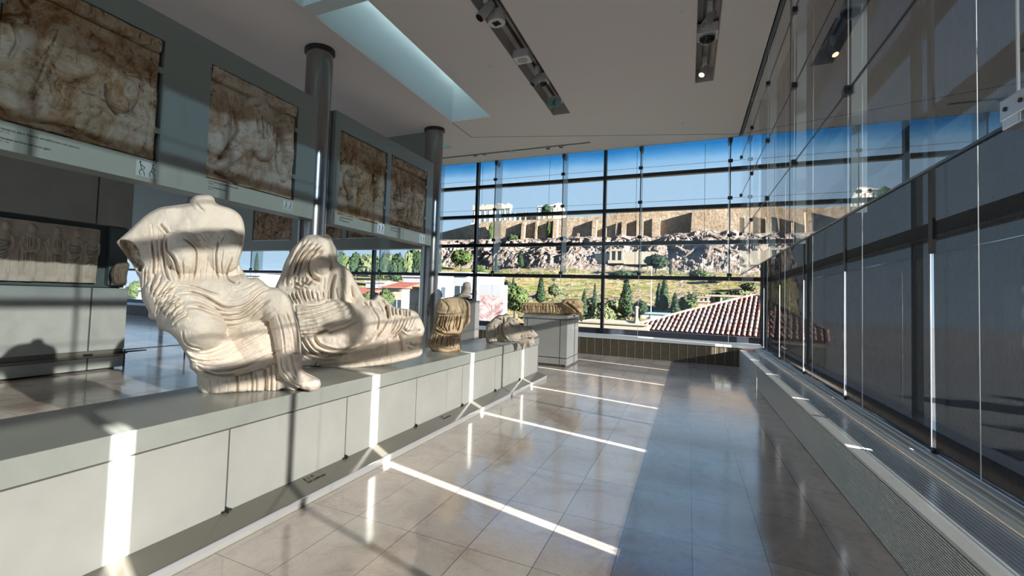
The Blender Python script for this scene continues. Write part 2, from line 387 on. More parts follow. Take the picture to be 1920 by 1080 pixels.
class Relief:
    """height grid over a rectangle; x right, y down"""
    def __init__(s, x0, x1, y0, y1, step):
        s.step = step; s.x0 = x0; s.y0 = y0
        s.xs = np.arange(x0, x1+step*.5, step); s.ys = np.arange(y0, y1+step*.5, step)
        s.X, s.Y = np.meshgrid(s.xs, s.ys, indexing='ij'); s.H = np.zeros_like(s.X)
    def win(s, a0, a1, b0, b1):
        i0 = max(0, int((a0-s.x0)/s.step)); i1 = min(len(s.xs), int((a1-s.x0)/s.step)+2)
        j0 = max(0, int((b0-s.y0)/s.step)); j1 = min(len(s.ys), int((b1-s.y0)/s.step)+2)
        return slice(i0, max(i0, i1)), slice(j0, max(j0, j1))
    def dist(s, L, pad):
        a = s.win(L[:, 0].min()-pad, L[:, 0].max()+pad, L[:, 1].min()-pad, L[:, 1].max()+pad)
        X = s.X[a]; Y = s.Y[a]; D = np.full(X.shape, 1e9); T = np.zeros(X.shape); n = len(L)-1
        for i in range(n):
            p, q = L[i], L[i+1]; d = q-p; ll = d@d+1e-9
            t = np.clip(((X-p[0])*d[0]+(Y-p[1])*d[1])/ll, 0, 1)
            dd = np.hypot(X-p[0]-t*d[0], Y-p[1]-t*d[1]); m = dd < D; D = np.where(m, dd, D); T = np.where(m, (i+t)/n, T)
        return a, D, T
    def smax(s, a, Z, k):
        H = s.H[a]; m = np.maximum(H, Z); d = np.abs(H-Z); s.H[a] = m+np.maximum(k-d, 0)**2/(4*k)
    def ell(s, cx, cy, rx, ry, ang, lev, h, k=10):
        r = max(rx, ry); a = s.win(cx-r, cx+r, cy-r, cy+r); c, n_ = math.cos(math.radians(ang)), math.sin(math.radians(ang))
        dx = s.X[a]-cx; dy = s.Y[a]-cy; u = (dx*c+dy*n_)/rx; v = (-dx*n_+dy*c)/ry
        q = 1-u*u-v*v; Z = np.where(q > 0, lev+h*np.sqrt(np.maximum(q, 0)), -1e3); s.smax(a, Z, k)
    def cap(s, pts, r0, r1, l0, l1, h=1.0, k=8):
        L = smooth_line(pts, 5); a, D, T = s.dist(L, max(r0, r1)); R = r0+(r1-r0)*T; q = 1-(D/R)**2
        Z = np.where(q > 0, l0+(l1-l0)*T+h*R*np.sqrt(np.maximum(q, 0)), -1e3); s.smax(a, Z, k)
    def line(s, pts, w, d, taper=True, asym=0):
        L = smooth_line(pts, 5); a, D, T = s.dist(L, 3*w)
        g = np.exp(-(D/w)**2)
        if taper: g = g*np.clip(np.minimum(T, 1-T)*7+.15, 0, 1)
        s.H[a] += -d*g
        if asym: # raised lip a little away
            s.H[a] += asym*np.exp(-((D-1.9*w)/(1.1*w))**2)*(np.clip(np.minimum(T, 1-T)*7, 0, 1) if taper else 1)
    def fam(s, A, B, n, w, d, asym=.35, jit=0, seed=1):
        A = smooth_line(A, 6); B = smooth_line(B, 6); rng = random.Random(seed)
        t = np.linspace(0, 1, 14)
        ra = np.array([[np.interp(q, np.linspace(0, 1, len(A)), A[:, j]) for j in (0, 1)] for q in t])
        rb = np.array([[np.interp(q, np.linspace(0, 1, len(B)), B[:, j]) for j in (0, 1)] for q in t])
        for i in range(n):
            f = (i+rng.uniform(-jit, jit))/max(n-1, 1); L = ra*(1-f)+rb*f
            c0 = rng.uniform(0, .25)*min(1, jit*3); c1 = 1-rng.uniform(0, .3)*min(1, jit*3); i0 = int(c0*13); i1 = max(i0+3, int(c1*13))
            s.line([tuple(p) for p in L[i0:i1+1:2]], w*rng.uniform(.8, 1.25), d*rng.uniform(.6, 1.3), True, d*asym)
    def outline(s, pts, R, a, per=4):
        L = smooth_line(pts, per, closed=True); n = len(L); X, Y = s.X, s.Y
        D = np.full(X.shape, 1e9); NX = X.copy(); NY = Y.copy(); ins = np.zeros(X.shape, bool)
        for i in range(n):
            p, q = L[i], L[(i+1) % n]; d = q-p; ll = d@d+1e-9
            t = np.clip(((X-p[0])*d[0]+(Y-p[1])*d[1])/ll, 0, 1); px = p[0]+t*d[0]; py = p[1]+t*d[1]
            dd = np.hypot(X-px, Y-py); m = dd < D; D = np.where(m, dd, D); NX = np.where(m, px, NX); NY = np.where(m, py, NY)
            c = (p[1] > Y) != (q[1] > Y)
            with np.errstate(divide='ignore', invalid='ignore'): xx = (q[0]-p[0])*(Y-p[1])/(q[1]-p[1])+p[0]
            ins ^= c & (X < xx)
        s.D = np.where(ins, D, -D); s.NX = NX; s.NY = NY; s.ins = ins
        dc = np.clip(s.D, 0, R); s.H = a*np.sqrt(np.maximum(R*R-(R-dc)**2, 0)); s.base = s.H.copy()
    def mesh(s, name, mat, fmap, back=.8, edge=6, parent=None, smooth=True):
        """closed body: front sheet H, back sheet -back*base; fmap(x,y,w)->(N,3)"""
        ins = s.ins; use = ins.copy()
        use[1:] |= ins[:-1]; use[:-1] |= ins[1:]; u2 = use.copy(); u2[:, 1:] |= use[:, :-1]; u2[:, :-1] |= use[:, 1:]; use = u2
        fade = np.clip(s.D/edge, 0, 1); fade = np.sqrt(1-(1-fade)**2)
        Xs = np.where(ins, s.X, s.NX); Ys = np.where(ins, s.Y, s.NY)
        Hf = np.where(ins, s.H*fade, 0); Hb = np.where(ins, -back*s.base, 0)
        idx = -np.ones(use.shape, int); k = np.argwhere(use); idx[use] = np.arange(len(k)); nf = len(k)
        bidx = idx.copy(); inn = ins & use; nb = int(inn.sum()); bidx[inn] = nf+np.arange(nb)
        P = fmap(np.concatenate([Xs[use], Xs[inn]]), np.concatenate([Ys[use], Ys[inn]]), np.concatenate([Hf[use], Hb[inn]]))
        q = (ins[:-1, :-1] | ins[1:, :-1] | ins[1:, 1:] | ins[:-1, 1:])
        I, J = np.nonzero(q)
        fr = np.stack([idx[I, J], idx[I, J+1], idx[I+1, J+1], idx[I+1, J]], 1)
        bk = np.stack([bidx[I, J], bidx[I+1, J], bidx[I+1, J+1], bidx[I, J+1]], 1)
        # drop back faces fully on the rim
        faces = np.concatenate([fr, bk]); 
        me = bpy.data.meshes.new(name); me.from_pydata(P.tolist(), [], faces.tolist())
        me.materials.append(MATS[mat]); me.polygons.foreach_set('use_smooth', [smooth]*len(me.polygons)); me.update()
        o = bpy.data.objects.new(name, me); COL.objects.link(o)
        if parent is not None: o.parent = parent
        return o
def sculpt_map(cx, cy_px, zbase, ctr, minz=None):
    """vertical plane through ctr facing the room; heights push out along the sight line (px units -> metres)"""
    c = np.array(ctr, float); n = np.array([EYE[0]-c[0], EYE[1]-c[1], 0.0]); n /= np.linalg.norm(n)
    k = np.linalg.norm(c-EYE)/F_PX*math.cos(math.radians(10))
    def f(x, y, w):
        d = AR[None]*(x-960-CX)[:, None]+AU[None]*(-(y-540-CY))[:, None]+AF[None]*F_PX
        t = ((c-EYE)@n)/(d@n); P = EYE+d*t[:, None]; u = d/np.linalg.norm(d, axis=1)[:, None]
        P = P-u*(w*k)[:, None]
        if minz is not None: P[:, 2] = np.maximum(P[:, 2], minz)
        return P
    return f
# ================================================================== ROOM SHELL
YE, YO = 12.134, 12.75          # inner glass line and outer facade line of the end wall
XI, XB, XO = 0.97, 1.40, 1.60   # inner glass, blinds, outer facade of the right side
ZC = 4.98
Y0 = -7.0
XL = -24.0
struct(MB().box(XL, 1.75, Y0, 12.9, -.15, 0).build('floor', 'marble_floor_tiles'))
# ceiling with the skylight slot and the recessed lighting tracks
TR1 = (-2.47, -2.13, -3.0, 9.49); TR2 = (.05, .32, -1.0, 8.92); TR3 = (-9.0, -2.09, 11.41, 11.50)
SK1 = (-4.54, -3.66, -4.0, 9.1)
SK2 = (-12.0, -5.30, 10.05, 10.72)
cm = MB(); slab_holes(cm, 'z', ZC, ZC+.03, (XL, .947), (Y0, YE+.02), [TR1, TR2, TR3, SK1, SK2])
ceil = struct(cm.build('ceiling', 'ceiling_paint'))
# unseen roof slab added above to block light, open over the skylights
rm = MB(); slab_holes(rm, 'z', ZC+.95, ZC+1.15, (XL, 1.75), (Y0, 12.9), [SK1, SK2])
rm.build('light_block_roof', 'ceiling_paint', ceil)
for i, (a, b, c, d) in enumerate((SK1, SK2)):
    mb = MB(); t = .03
    mb.box(a-t, a, c, d, ZC+.031, ZC+.95).box(b, b+t, c, d, ZC+.031, ZC+.95).box(a-t, b+t, c-t, c, ZC+.031, ZC+.95).box(a-t, b+t, d, d+t, ZC+.031, ZC+.95)
    if i == 0:
        mb.box(b-.24, b, c, 7.25, ZC+.30, ZC+.95).box(a, b, 4.62, 4.86, ZC+.02, ZC+.95)
    mb.build('skylight_shaft', 'skylight_paint', ceil)
    MB().box(a-.02, b+.02, c-.02, d+.02, ZC+.96, ZC+.98).build('skylight_glass', 'glass_frosted', ceil)
for i, (a, b, c, d) in enumerate((TR1, TR2, TR3)):
    mb = MB(); zt = ZC+.22
    mb.box(a, b, c, d, zt, zt+.02).box(a-.004, a+.004, c, d, ZC-.002, zt).box(b-.004, b+.004, c, d, ZC-.002, zt).box(a, b, d-.004, d+.004, ZC-.002, zt)
    mb.build('track_trough', 'trough_paint', ceil)
    mb = MB()
    if i < 2:
        xm = (a+b)/2
        mb.box(xm-.06, xm-.035, c, d-.25, zt-.05, zt).box(xm+.035, xm+.06, c, d-.25, zt-.05, zt)
    else: mb.box(a, b-.1, (c+d)/2-.01, (c+d)/2+.01, zt-.05, zt)
    mb.build('lighting_track', 'rail_black', ceil)
struct(MB().poly([(-4.54, 9.13, ZC-.003), (-4.53, 10.14, ZC-.003), (1.0, 11.97, ZC-.003), (1.0, 11.985, ZC-.003), (-4.545, 10.15, ZC-.003), (-4.555, 9.13, ZC-.003)], (0, 0, .004)).build('ceiling_crease_shade', 'joint_crease_dark', fixn=True))  # dark strip painted in for the shade line where the ceiling folds
# header closing the ceiling edge towards the facades
struct(MB().box(XL, XI-.02, YE+.01, YE+.05, ZC-.0, ZC+.95).box(.93, XI-.02, Y0, YE, ZC+.0, ZC+.95).build('trim_2', 'trough_paint'))
# outer walls not in view
for nm, bxs, pn in (('window_5', [(XL, 1.75, Y0-.1, Y0, z-.04, z+.04) for z in (.5, 1.9, 2.74, 3.57, 4.42, 5.3)]+[(x-.04, x+.04, Y0-.1, Y0, 0, 6.0) for x in range(-22, 2, 4)], (XL, 1.75, Y0-.06, Y0-.04, 0, 6)),
                    ('window_6', [(XL-.1, XL, Y0, 12.9, z-.04, z+.04) for z in (.5, 1.9, 2.74, 3.57, 4.42, 5.3)]+[(XL-.1, XL, y-.04, y+.04, 0, 6.0) for y in range(-8, 13, 4)], (XL-.06, XL-.04, Y0, 12.9, 0, 6))):
    we = sempty(nm)
    for q in bxs: MB().box(*q).build('bar', 'mullion_black', we)
    MB().box(*pn).build('glass_pane', 'glass_end', we)

# ------------------------------------------------------------------ end wall glazing
W1 = sempty('window_1')
tz = [1.90, 2.74, 3.57, 4.42]
def mul_x(k): return -1.93+(-3.52)*k
mx_ = [1.50]+[-1.93-3.52*k for k in range(0, 7)]
th = .045
for z in tz: MB().box(XL, 1.60, YO-.06, YO+.08, z-th, z+th).build('transom', 'mullion_black', W1)
MB().box(XL, 1.60, YO-.04, YO+.08, .47, .61).build('bottom_rail', 'rail_dark', W1)
MB().box(XL, 1.60, YO-.06, YO+.08, 5.2, 6.1).build('top_rail', 'mullion_black', W1)
for x in mx_: MB().box(x-.035, x+.035, YO-.07, YO+.085, .47, 6.0).build('mullion', 'mullion_black', W1)
zs = [.61]+tz+[5.2]
for i in range(5):
    MB().box(XL, 1.58, YO+.01, YO+.03, zs[i]+(th if i else 0), zs[i+1]-(th if i < 4 else 0)).build('glass_pane', 'glass_end_top' if i == 4 else 'glass_end', W1)
W2 = sempty('window_2')
jz = [1.955, 2.817, 3.64, 4.457]
fx = [.78-1.82*k for k in range(0, 12)]
MB().box(XL, XI, YE-.006, YE+.006, 1.955, ZC+.02).build('glass_pane', 'glass_inner', W2)
for x in fx:
    MB().box(x-.008, x+.008, YE+.02, YO-.09, 1.955, ZC+.2).build('glass_fin', 'glass_fin', W2)
    MB().box(x-.009, x+.009, YE-.012, YE+.012, 1.955, ZC).build('seal', 'clamp_metal', W2)
    for z in jz: MB().box(x-.045, x+.045, YE-.03, YE+.03, z-.035, z+.035).build('clamp', 'clamp_metal', W2, bevel=.006)
    MB().poly([(x-.05, YE+.02, ZC-.01), (x+.05, YE+.02, ZC-.01), (x+.03, YE+.02, ZC-.12), (x-.03, YE+.02, ZC-.12)], (0, .22, 0)).build('bracket', 'bracket_grey', W2)
    MB().tube((x, YE+.01, .47), (x, YE+.01, 1.955), .0045, n=6).build('cable', 'cable_steel', W2, smooth=True)
for x in [.30, -.96-.2, -3.3, -5.2, -7.0]:
    MB().tube((x, YE+.35, 1.96), (x, YE+.35, ZC), .004, n=6).build('cable', 'clamp_metal', W2, smooth=True)
for z in jz[1:]: MB().box(XL, XI, YE-.003, YE+.003, z-.003, z+.003).build('joint', 'bracket_grey', W2)
struct(MB().box(XL, 1.42, YE-.02, YO+.02, .40, .455).box(XL, 1.42, YE+.40, YO-.02, .455, .475).build('trim_3', 'sill_white', bevel=.004))
bb = MB().box(XL, .984, YE, YO, 0, .40); o = struct(bb.build('baseboard_back', 'base_brown'))
ml = MB(); x = .90
while x > -9: ml.box(x-.003, x+.003, YE-.004, YE, .01, .395); x -= .181
ml.build('panel_joint', 'base_line', o)
mq = MB()
while x > XL: mq.box(x-.012, x+.012, YE-.03, YE, .01, .395); x -= .09
mq.build('grille_bar', 'lamp_grey', o)

# ------------------------------------------------------------------ right glazing
W3 = sempty('window_3')
gaps = [2.27+1.93*k for k in range(-6, 6)]
for z in tz: MB().box(XO-.05, XO+.08, Y0, YO, z-.05, z+.05).build('transom', 'mullion_black', W3)
MB().box(XO-.05, XO+.08, Y0, YO, .36, .478).build('bottom_rail', 'rail_dark', W3)
MB().box(XO-.05, XO+.08, Y0, YO, 5.2, 6.1).build('top_rail', 'mullion_black', W3)
for k, g in enumerate(gaps):
    if k % 2 == 1: MB().box(XO-.0, XO+.06, g+.95, g+.99, .47, 6.0).build('mullion', 'mullion_black', W3)
zs = [.47]+tz+[5.2]
for i in range(5):
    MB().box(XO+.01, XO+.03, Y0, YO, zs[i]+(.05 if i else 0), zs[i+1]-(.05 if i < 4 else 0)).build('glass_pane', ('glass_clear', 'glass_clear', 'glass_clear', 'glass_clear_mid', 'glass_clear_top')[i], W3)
MB().box(1.43, 1.55, YO-.10, YO+.03, .45, 5.3).build('corner_post', 'mullion_black', W3)
W4 = sempty('window_4')
MB().box(XI-.006, XI+.006, Y0, YE, 1.955, ZC+.02).build('glass_pane', 'glass_side', W4)
MB().box(XI-.008, XI+.008, Y0, YE, 1.945, 1.957).build('bottom_edge', 'mullion_black', W4)
jy = [g for g in gaps if g < YE]
for z in jz[1:]: MB().box(XI-.009, XI+.004, Y0, YE, z-.006, z+.006).build('joint', 'mullion_black', W4)
MB().box(XI-.01, XI+.004, Y0, YE, ZC-.012, ZC+.0).build('joint', 'mullion_black', W4)
for y in jy:
    MB().box(XI-.003, XI+.003, y-.004, y+.004, 1.957, ZC).build('joint', 'cable_steel', W4)
    MB().box(XI+.02, XI+.10, y-.006, y+.006, 1.965, ZC+.2).build('glass_fin', 'glass_fin', W4)
    for z in jz[1:]: MB().box(XI-.03, XI+.03, y-.04, y+.04, z-.03, z+.03).build('clamp', 'clamp_metal', W4, bevel=.005)
MB().box(XI-.008, XI+.008, 6.33, 6.345, 1.957, ZC).build('seal', 'mullion_black', W4)
for y in (2.27, .34): 
    cl = MB().box(XI-.02, XI+.02, y-.05, y+.05, 1.93, 2.0).build('patch_fitting', 'fitting_metal', W4, bevel=.004)
# large polished patch fitting close to the camera, its near end right at the frame edge
p = onx(1905, 235, XI-.012)
pf = MB().box(XI-.022, XI+.022, p[1]-.09, p[1]+.07, 1.962, 2.035).build('patch_fitting', 'fitting_metal', W4, bevel=.004)
sc_ = MB()
for yy in (-.05, .035): sc_.tube((XI-.026, p[1]+yy, 1.998), (XI-.02, p[1]+yy, 1.998), .008, n=12)
sc_.build('screw', 'lens_black', pf)
# blinds: lower and upper row, each bay a roller blind
def blind(y0, y1, z0, z1, label, grp):
    t = thing('roller_blind', label, 'blind', (XB, (y0+y1)/2, z0), 0, grp)
    hy = (y1-y0)/2; ny = 16; nz = 10; V = []; Fc = []; rng = random.Random(int(y0*10)+int(z0*7))
    for i in range(ny+1):
        for j in range(nz+1):
            u = i/ny; w = j/nz
            V.append((.004*math.sin(u*9+w*2)+.003*math.sin(u*23), -hy+2*hy*u, (z1-z0)*w))
    for i in range(ny):
        for j in range(nz):
            a = i*(nz+1)+j; Fc.append((a, a+nz+1, a+nz+2, a+1))
    MB().add(V, Fc).build('fabric', 'blind_mesh', t, smooth=True)
    if z0 < 1:
        MB().tube((0, -hy, 0), (0, hy, 0), .013, n=8).build('bottom_bar', 'rail_dark', t, smooth=True)
        MB().box(-.02, .02, hy-.01, hy+.02, -.02, .02).build('end_cap', 'rail_black', t)
    return t
names = ['closest to the back of the hall', 'beside the near end of the bench', 'nearest full one in view, trees showing through', 'second from the near edge, between the two widest bright slits', 'third from the near edge', 'fourth from the near edge', 'fifth from the near edge', 'last before the glass corner']
gg = [g for g in gaps if -6.5 < g < 12.4]
edges = [Y0]+gg+[12.60]
for k in range(len(edges)-1):
    a, b = edges[k], edges[k+1]
    yc = (a+b)/2; 
    nth = {0: 'first', 1: 'second', 2: 'third', 3: 'fourth', 4: 'fifth', 5: 'sixth', 6: 'seventh'}
    vis = k-(len(edges)-1-6)
    if vis < 0:
        lab = 'dark mesh roller blind of the lower row behind the viewpoint'; lab2 = 'dark mesh roller blind of the upper row behind the viewpoint'
    else:
        w = ['nearest', 'second', 'third', 'fourth', 'fifth', 'sixth'][vis]
        lab = 'dark mesh roller blind of the lower row, %s from the right picture edge' % w
        lab2 = 'dark mesh roller blind of the upper row behind glass, %s from the right picture edge' % w
        if vis == 5: lab = 'narrow dark mesh roller blind at the far glass corner, lower row'
    gw = .044
    blind(a+gw, b-(gw-.012) if k < len(edges)-2 else b, .434, 1.68, lab, 'lower blinds along the right glass wall')
    blind(a+.003, b-.003 if k < len(edges)-2 else b, 1.68, 5.2, lab2, 'upper blinds along the right glass wall')
for g in gg:
    MB().box(XB-.02, XB-.004, g-.055, g+.006, 1.68, 5.2).build('zip_guide', 'black_zip', W3)
    MB().tube((XB-.01, g+.008, .44), (XB-.01, g+.008, 1.9), .003, n=6).build('cable', 'cable_steel', W3, smooth=True)
for g in gg[:-1]:
    if -3 < g < 11: MB().tube((XB-.03, g+1.30, .44), (XB-.03, g+1.30, 5.1), .0022, n=6).build('cable', 'cable_steel', W3, smooth=True)
# ------------------------------------------------------------------ bench / convector casing along the right wall
sill = MB().box(1.28, 1.50, Y0, YO, .375, .40).box(1.30, 1.33, Y0, YO, .40, .412).box(1.36, 1.392, Y0, YO, .40, .418).box(1.345, 1.352, Y0, YO, .40, .422)
struct(sill.build('trim_4', 'sill_white', bevel=.003))
bt = thing('convector_bench', 'long pale casing with slotted front and glossy top along the right glass wall', 'bench', (.984, 1.5, 0))
f = MB()
nsl = 27
for i in range(nsl): z = .008+i*(.335/nsl); f.box(0, .012, Y0-1.5, 7.7, z, z+.0062)
f.build('front_grille', 'bench_slat', bt)
MB().box(.012, .02, Y0-1.5, 7.7, 0, .345).build('grille_back', 'dark_recess', bt)
MB().box(0, .03, 7.705, YO-1.5, .004, .345).build('side_panel', 'bench_face', bt)
MB().box(0, .07, Y0-1.5, YO-1.5, .345, .362).build('rim', 'bench_rim', bt, bevel=.002)
t_ = MB()
for i in range(12):
    x = .07+i*.0205; t_.box(x, x+.0135, Y0-1.5, YO-1.5, .345, .361)
MB().box(.07, .34, Y0-1.5, YO-1.5, .33, .348).build('tray', 'recess_wall', bt)
t_.build('top_grille', 'bench_top', bt)

# ------------------------------------------------------------------ columns
def column(y, label):
    t = thing('round_column', label, 'column', (-5.10, y, 0))
    MB().lathe((0, 0, 0), [(.2, 0), (.2, ZC-.02)], 48).build('shaft', 'steel_dark', t, smooth='auto')
    MB().lathe((0, 0, 0), [(.2, ZC-.06), (.232, ZC-.055), (.232, ZC)], 48).build('collar', 'steel_trim', t, smooth='auto')
    MB().box(.12, .135, .153, .165, 0, ZC-.06).build('edge_strip', 'lip_metal', t)
    return t
column(5.59, 'dark steel round column between the two hanging panels')
column(9.37, 'dark steel round column at the far end of the hanging panels')

# ------------------------------------------------------------------ long display plinth
pl = thing('display_plinth', 'long low concrete plinth carrying the pale statues', 'plinth', (-2.2, 2.0, 0))
PX0, PX1 = -.64, 0.0
js = [1.858+1.014*k for k in range(-9, 6)]+[7.93]
js = [-6.9]+[j for j in js if j > -6.5]
MB().box(PX0+.02, PX1-.03, -6.9-2, 7.90-2, .0, .55).build('core', 'joint_crease_dark', pl)
for i in range(len(js)-1):
    MB().box(PX1-.028, PX1, js[i]-2+.005, js[i+1]-2-.005, .09, .53).build('front_panel', 'plinth_concrete', pl, bevel=.003)
MB().box(PX0, PX0+.03, -6.9-2, 7.90-2, .0, .53).build('back_panel', 'plinth_concrete', pl)
MB().box(PX0, PX1-.0, 7.90-2, 7.93-2, .0, .53).build('end_panel', 'plinth_concrete', pl)
MB().box(PX0-.01, PX1+.004, -6.9-2, 7.935-2, .538, .645).build('top_slab', 'slab_concrete', pl, bevel=.003)
MB().poly([(0, 0, .095), (.155, 0, .045), (.155, 0, .0), (0, 0, 0)], (0, 14.8, 0)).build('label_ledge', 'ledge_dark', pl, fixn=True).location = (0, -8.9, 0)
MB().box(.152, .162, -8.9, 5.9, .030, .052).build('ledge_lip', 'lip_metal', pl)
MB().box(.12, .157, -8.9, 5.9, .001, .030).build('kick_strip', 'plinth_concrete', pl)
for j in js[1:-1]:
    MB().box(0, .012, j-2-.03, j-2+.03, .095, .103).box(0, .02, j-2-.004, j-2+.004, .088, .118).build('joint_bracket', 'steel_trim', pl)
yd = Vector((-.155, 0, .05)).normalized()
for yy, body in ((2.42, 'Κ  L  M\nEast pediment'), (4.33, 'L  M\nEast pediment'), (5.9, 'N')):
    text_mesh('ledge_text', body, .03, 'ink', pl, (.04, yy-2, .085), (0, 1, 0), yd)

# ------------------------------------------------------------------ hanging panels with metopes
def hang_panel(y0, y1, holes, label):
    t = thing('hanging_panel', label, 'display panel', (-4.9, y0, 2.33))
    mb = MB(); slab_holes(mb, 'x', -.26, 0, (0, y1-y0), (0, 1.77), [(a-y0, b-y0, c-2.33, d-2.33) for a, b, c, d in holes])
    mb.build('board', 'panel_paint', t)
    MB().box(-.27, -.245, .01, y1-y0-.01, .01, 1.76).build('backing', 'dark_recess', t)
    for a, b, c, d in holes:
        for zz in (.25, .75):
            z = c-2.33+(d-c)*zz
            MB().box(-.02, .004, b-y0-.055, b-y0+.0, z-.03, z+.03).build('clip', 'panel_paint', t)
            MB().box(-.02, .004, a-y0-.0, a-y0+.03, z-.02, z+.02).build('clip', 'panel_paint', t)
    return t
H1 = [(1.72, 3.06, 2.56, 3.835), (3.615, 5.0, 2.53, 3.845)]
H2 = [(5.935, 7.265, 2.50, 3.83), (7.40, 8.76, 2.555, 3.845)]
P1 = hang_panel(-.6, 5.385, H1, 'nearest blue-grey hanging panel holding the largest weathered relief')
P2 = hang_panel(5.80, 9.03, H2, 'blue-grey hanging panel between the two steel columns')
X_ = .0007
def cap_text(par, y, z, gr, gr2, en, en2, s=.036, gap=.052):
    y -= par.location[1]; z -= 2.33
    for k, (b, ss, dz) in enumerate(((gr, s, 0), (gr2, s*.7, s*.95), (en, s, gap), (en2, s*.7, gap+s*.95))):
        if b: text_mesh('caption', b, ss, 'ink', par, (X_, y, z-dz), (0, 1, 0), (0, 0, 1), bold=.0006 if k % 2 == 0 else 0)
cap_text(P1, 1.775, 2.488, 'Ηρακλής και ο Έρωτας καταβάλλουν ένα γίγαντα', '(01 / ΟΣ)', 'Herakles and Eros overcome a giant', '(01 / OS)', .0235, .075)
cap_text(P1, 3.655, 2.492, 'Α 12. Αδιάγνωστη παράσταση μάχης', '(Αθήνα)', 'A 12. Unidentified scene', '(Athens)', .024, .062)
cap_text(P2, 5.99, 2.455, 'Α 13. Αδιάγνωστη παράσταση', '(Αθήνα)', 'A 13. Unidentified scene', '', .024)
cap_text(P2, 7.45, 2.50, 'Α 14. Ανερχόμενο άρμα Ηλίου', '(Αθήνα)', 'A 14. The chariot of the Sun', '', .024)
# small drawings of the reliefs beside the captions
plain('sketch_plate', (.36, .41, .41), .5); plain('sketch_plate_light', (.55, .63, .68), .4)
def sketch(par, y0, y1, z0, z1, mat, seed):
    y0 -= par.location[1]; y1 -= par.location[1]; z0 -= 2.33; z1 -= 2.33
    a = MB().box(0, .003, y0, y1, z0, z1).build('sketch_plate', mat, par)
    rng = random.Random(seed); w = y1-y0; h = z1-z0
    for fx_ in (.25, .72):
        m = MB()
        pts = []; x = y0+w*fx_; lean = rng.uniform(-.1, .1)*w
        chain = [(x+lean, z0+h*.88), (x+lean*.6, z0+h*.70), (x, z0+h*.48), (x-.10*w, z0+h*.26), (x-.04*w, z0+h*.06)]
        ch2 = [(x, z0+h*.48), (x+.12*w, z0+h*.28), (x+.16*w, z0+h*.06)]
        ch3 = [(x+lean*.6, z0+h*.74), (x+.14*w, z0+h*.62), (x+.10*w, z0+h*.46)]
        for c in (chain, ch2, ch3):
            for p, q in zip(c, c[1:]): m.tube((.0042, p[0], p[1]), (.0042, q[0], q[1]), h*.028, h*.02, 6)
        m.tube((.003, x+lean, z0+h*.90), (.005, x+lean, z0+h*.90), h*.06, n=10)
        m.build('figure_drawing', 'ink', a)
sketch(P1, 2.84, 3.055, 2.375, 2.53, 'sketch_plate', 1)
sketch(P1, 4.80, 4.97, 2.375, 2.50, 'sketch_plate', 2)
sketch(P2, 7.03, 7.24, 2.355, 2.53, 'sketch_plate_light', 3)
sketch(P2, 8.53, 8.74, 2.345, 2.52, 'sketch_plate_light', 4)

def metope(y0, y1, z0, z1, fn, mat, label, X=-4.925, seed=3, face='x', gap=(.012, .04, .012, .012)):
    """relief slab: u right, v down in metres; gap = left, right, top, bottom clearances to the opening"""
    a, b = y0+gap[0], y1-gap[1]; c, d = z0+gap[3], z1-gap[2]; w, h = b-a, d-c
    r = Relief(0, w, 0, h, .007)
    e = [(0+.004*math.sin(i*1.7), 0) for i in range(1)]
    rng = random.Random(seed); pts = []
    def side(p, q, n, amp):
        for i in range(n):
            t = i/n; k = rng.uniform(-amp, amp) if i else 0
            x = p[0]+(q[0]-p[0])*t; y = p[1]+(q[1]-p[1])*t
            pts.append((x+(k if p[0] == q[0] else 0), y+(k if p[1] == q[1] else 0)))
    side((.002, .002), (w-.002, .002), 10, .004); side((w-.002, .002), (w-.002, h-.002), 10, .006)
    side((w-.002, h-.002), (.002, h-.002), 10, .006); side((.002, h-.002), (.002, .002), 10, .004)
    r.outline(pts, .012, 1.0); r.H = np.where(r.ins, .010, 0); r.base = r.ins*.12
    fn(r, w, h); r.H = np.where(r.ins, .010+(r.H-.010)*1.45, 0)
    r.H += fbm(r.X, r.Y, .22, 5, seed)*.030+fbm(r.X, r.Y, .03, 3, seed+9)*.006
    if face == 'x': fm = lambda x, y, t: np.stack([X+t, a+x, d-y], 1)
    else: fm = lambda x, y, t: np.stack([a+x, X-t, d-y], 1)
    o = r.mesh('relief_slab', mat, fm, back=1.0, edge=.012)
    return tag(recenter(o), label, 'relief')
def m1(r, w, h):
    r.H[r.Y < .10*h] += .022; r.line([(0, .105*h), (w, .105*h)], .008, .03, False)
    r.cap([(.30*w, .30*h), (.27*w, .45*h), (.22*w, .62*h), (.15*w, .80*h)], .07, .04, .0, .0, .5, .02)
    r.cap([(.36*w, .28*h), (.42*w, .5*h), (.50*w, .75*h), (.46*w, .95*h)], .06, .04, .0, .0, .4, .02)
    r.ell(.74*w, .56*h, .13, .20, 20, .005, .07, .02); r.ell(.70*w, .48*h, .07, .09, 0, .01, .06, .02)
    r.line([(.62*w, .52*h), (.64*w, .66*h), (.72*w, .74*h)], .012, .05); r.line([(.70*w, .42*h), (.80*w, .45*h), (.84*w, .58*h)], .01, .03)
    r.line([(.29*w, .30*h), (.20*w, .70*h)], .006, .03); r.line([(.05*w, .35*h), (.10*w, .45*h), (.06*w, .6*h)], .02, .03)
    r.line([(.1*w, .97*h), (.4*w, .93*h), (.7*w, .97*h)], .015, .03); r.line([(.93*w, .1*h), (.95*w, .5*h), (.93*w, .9*h)], .006, .02)
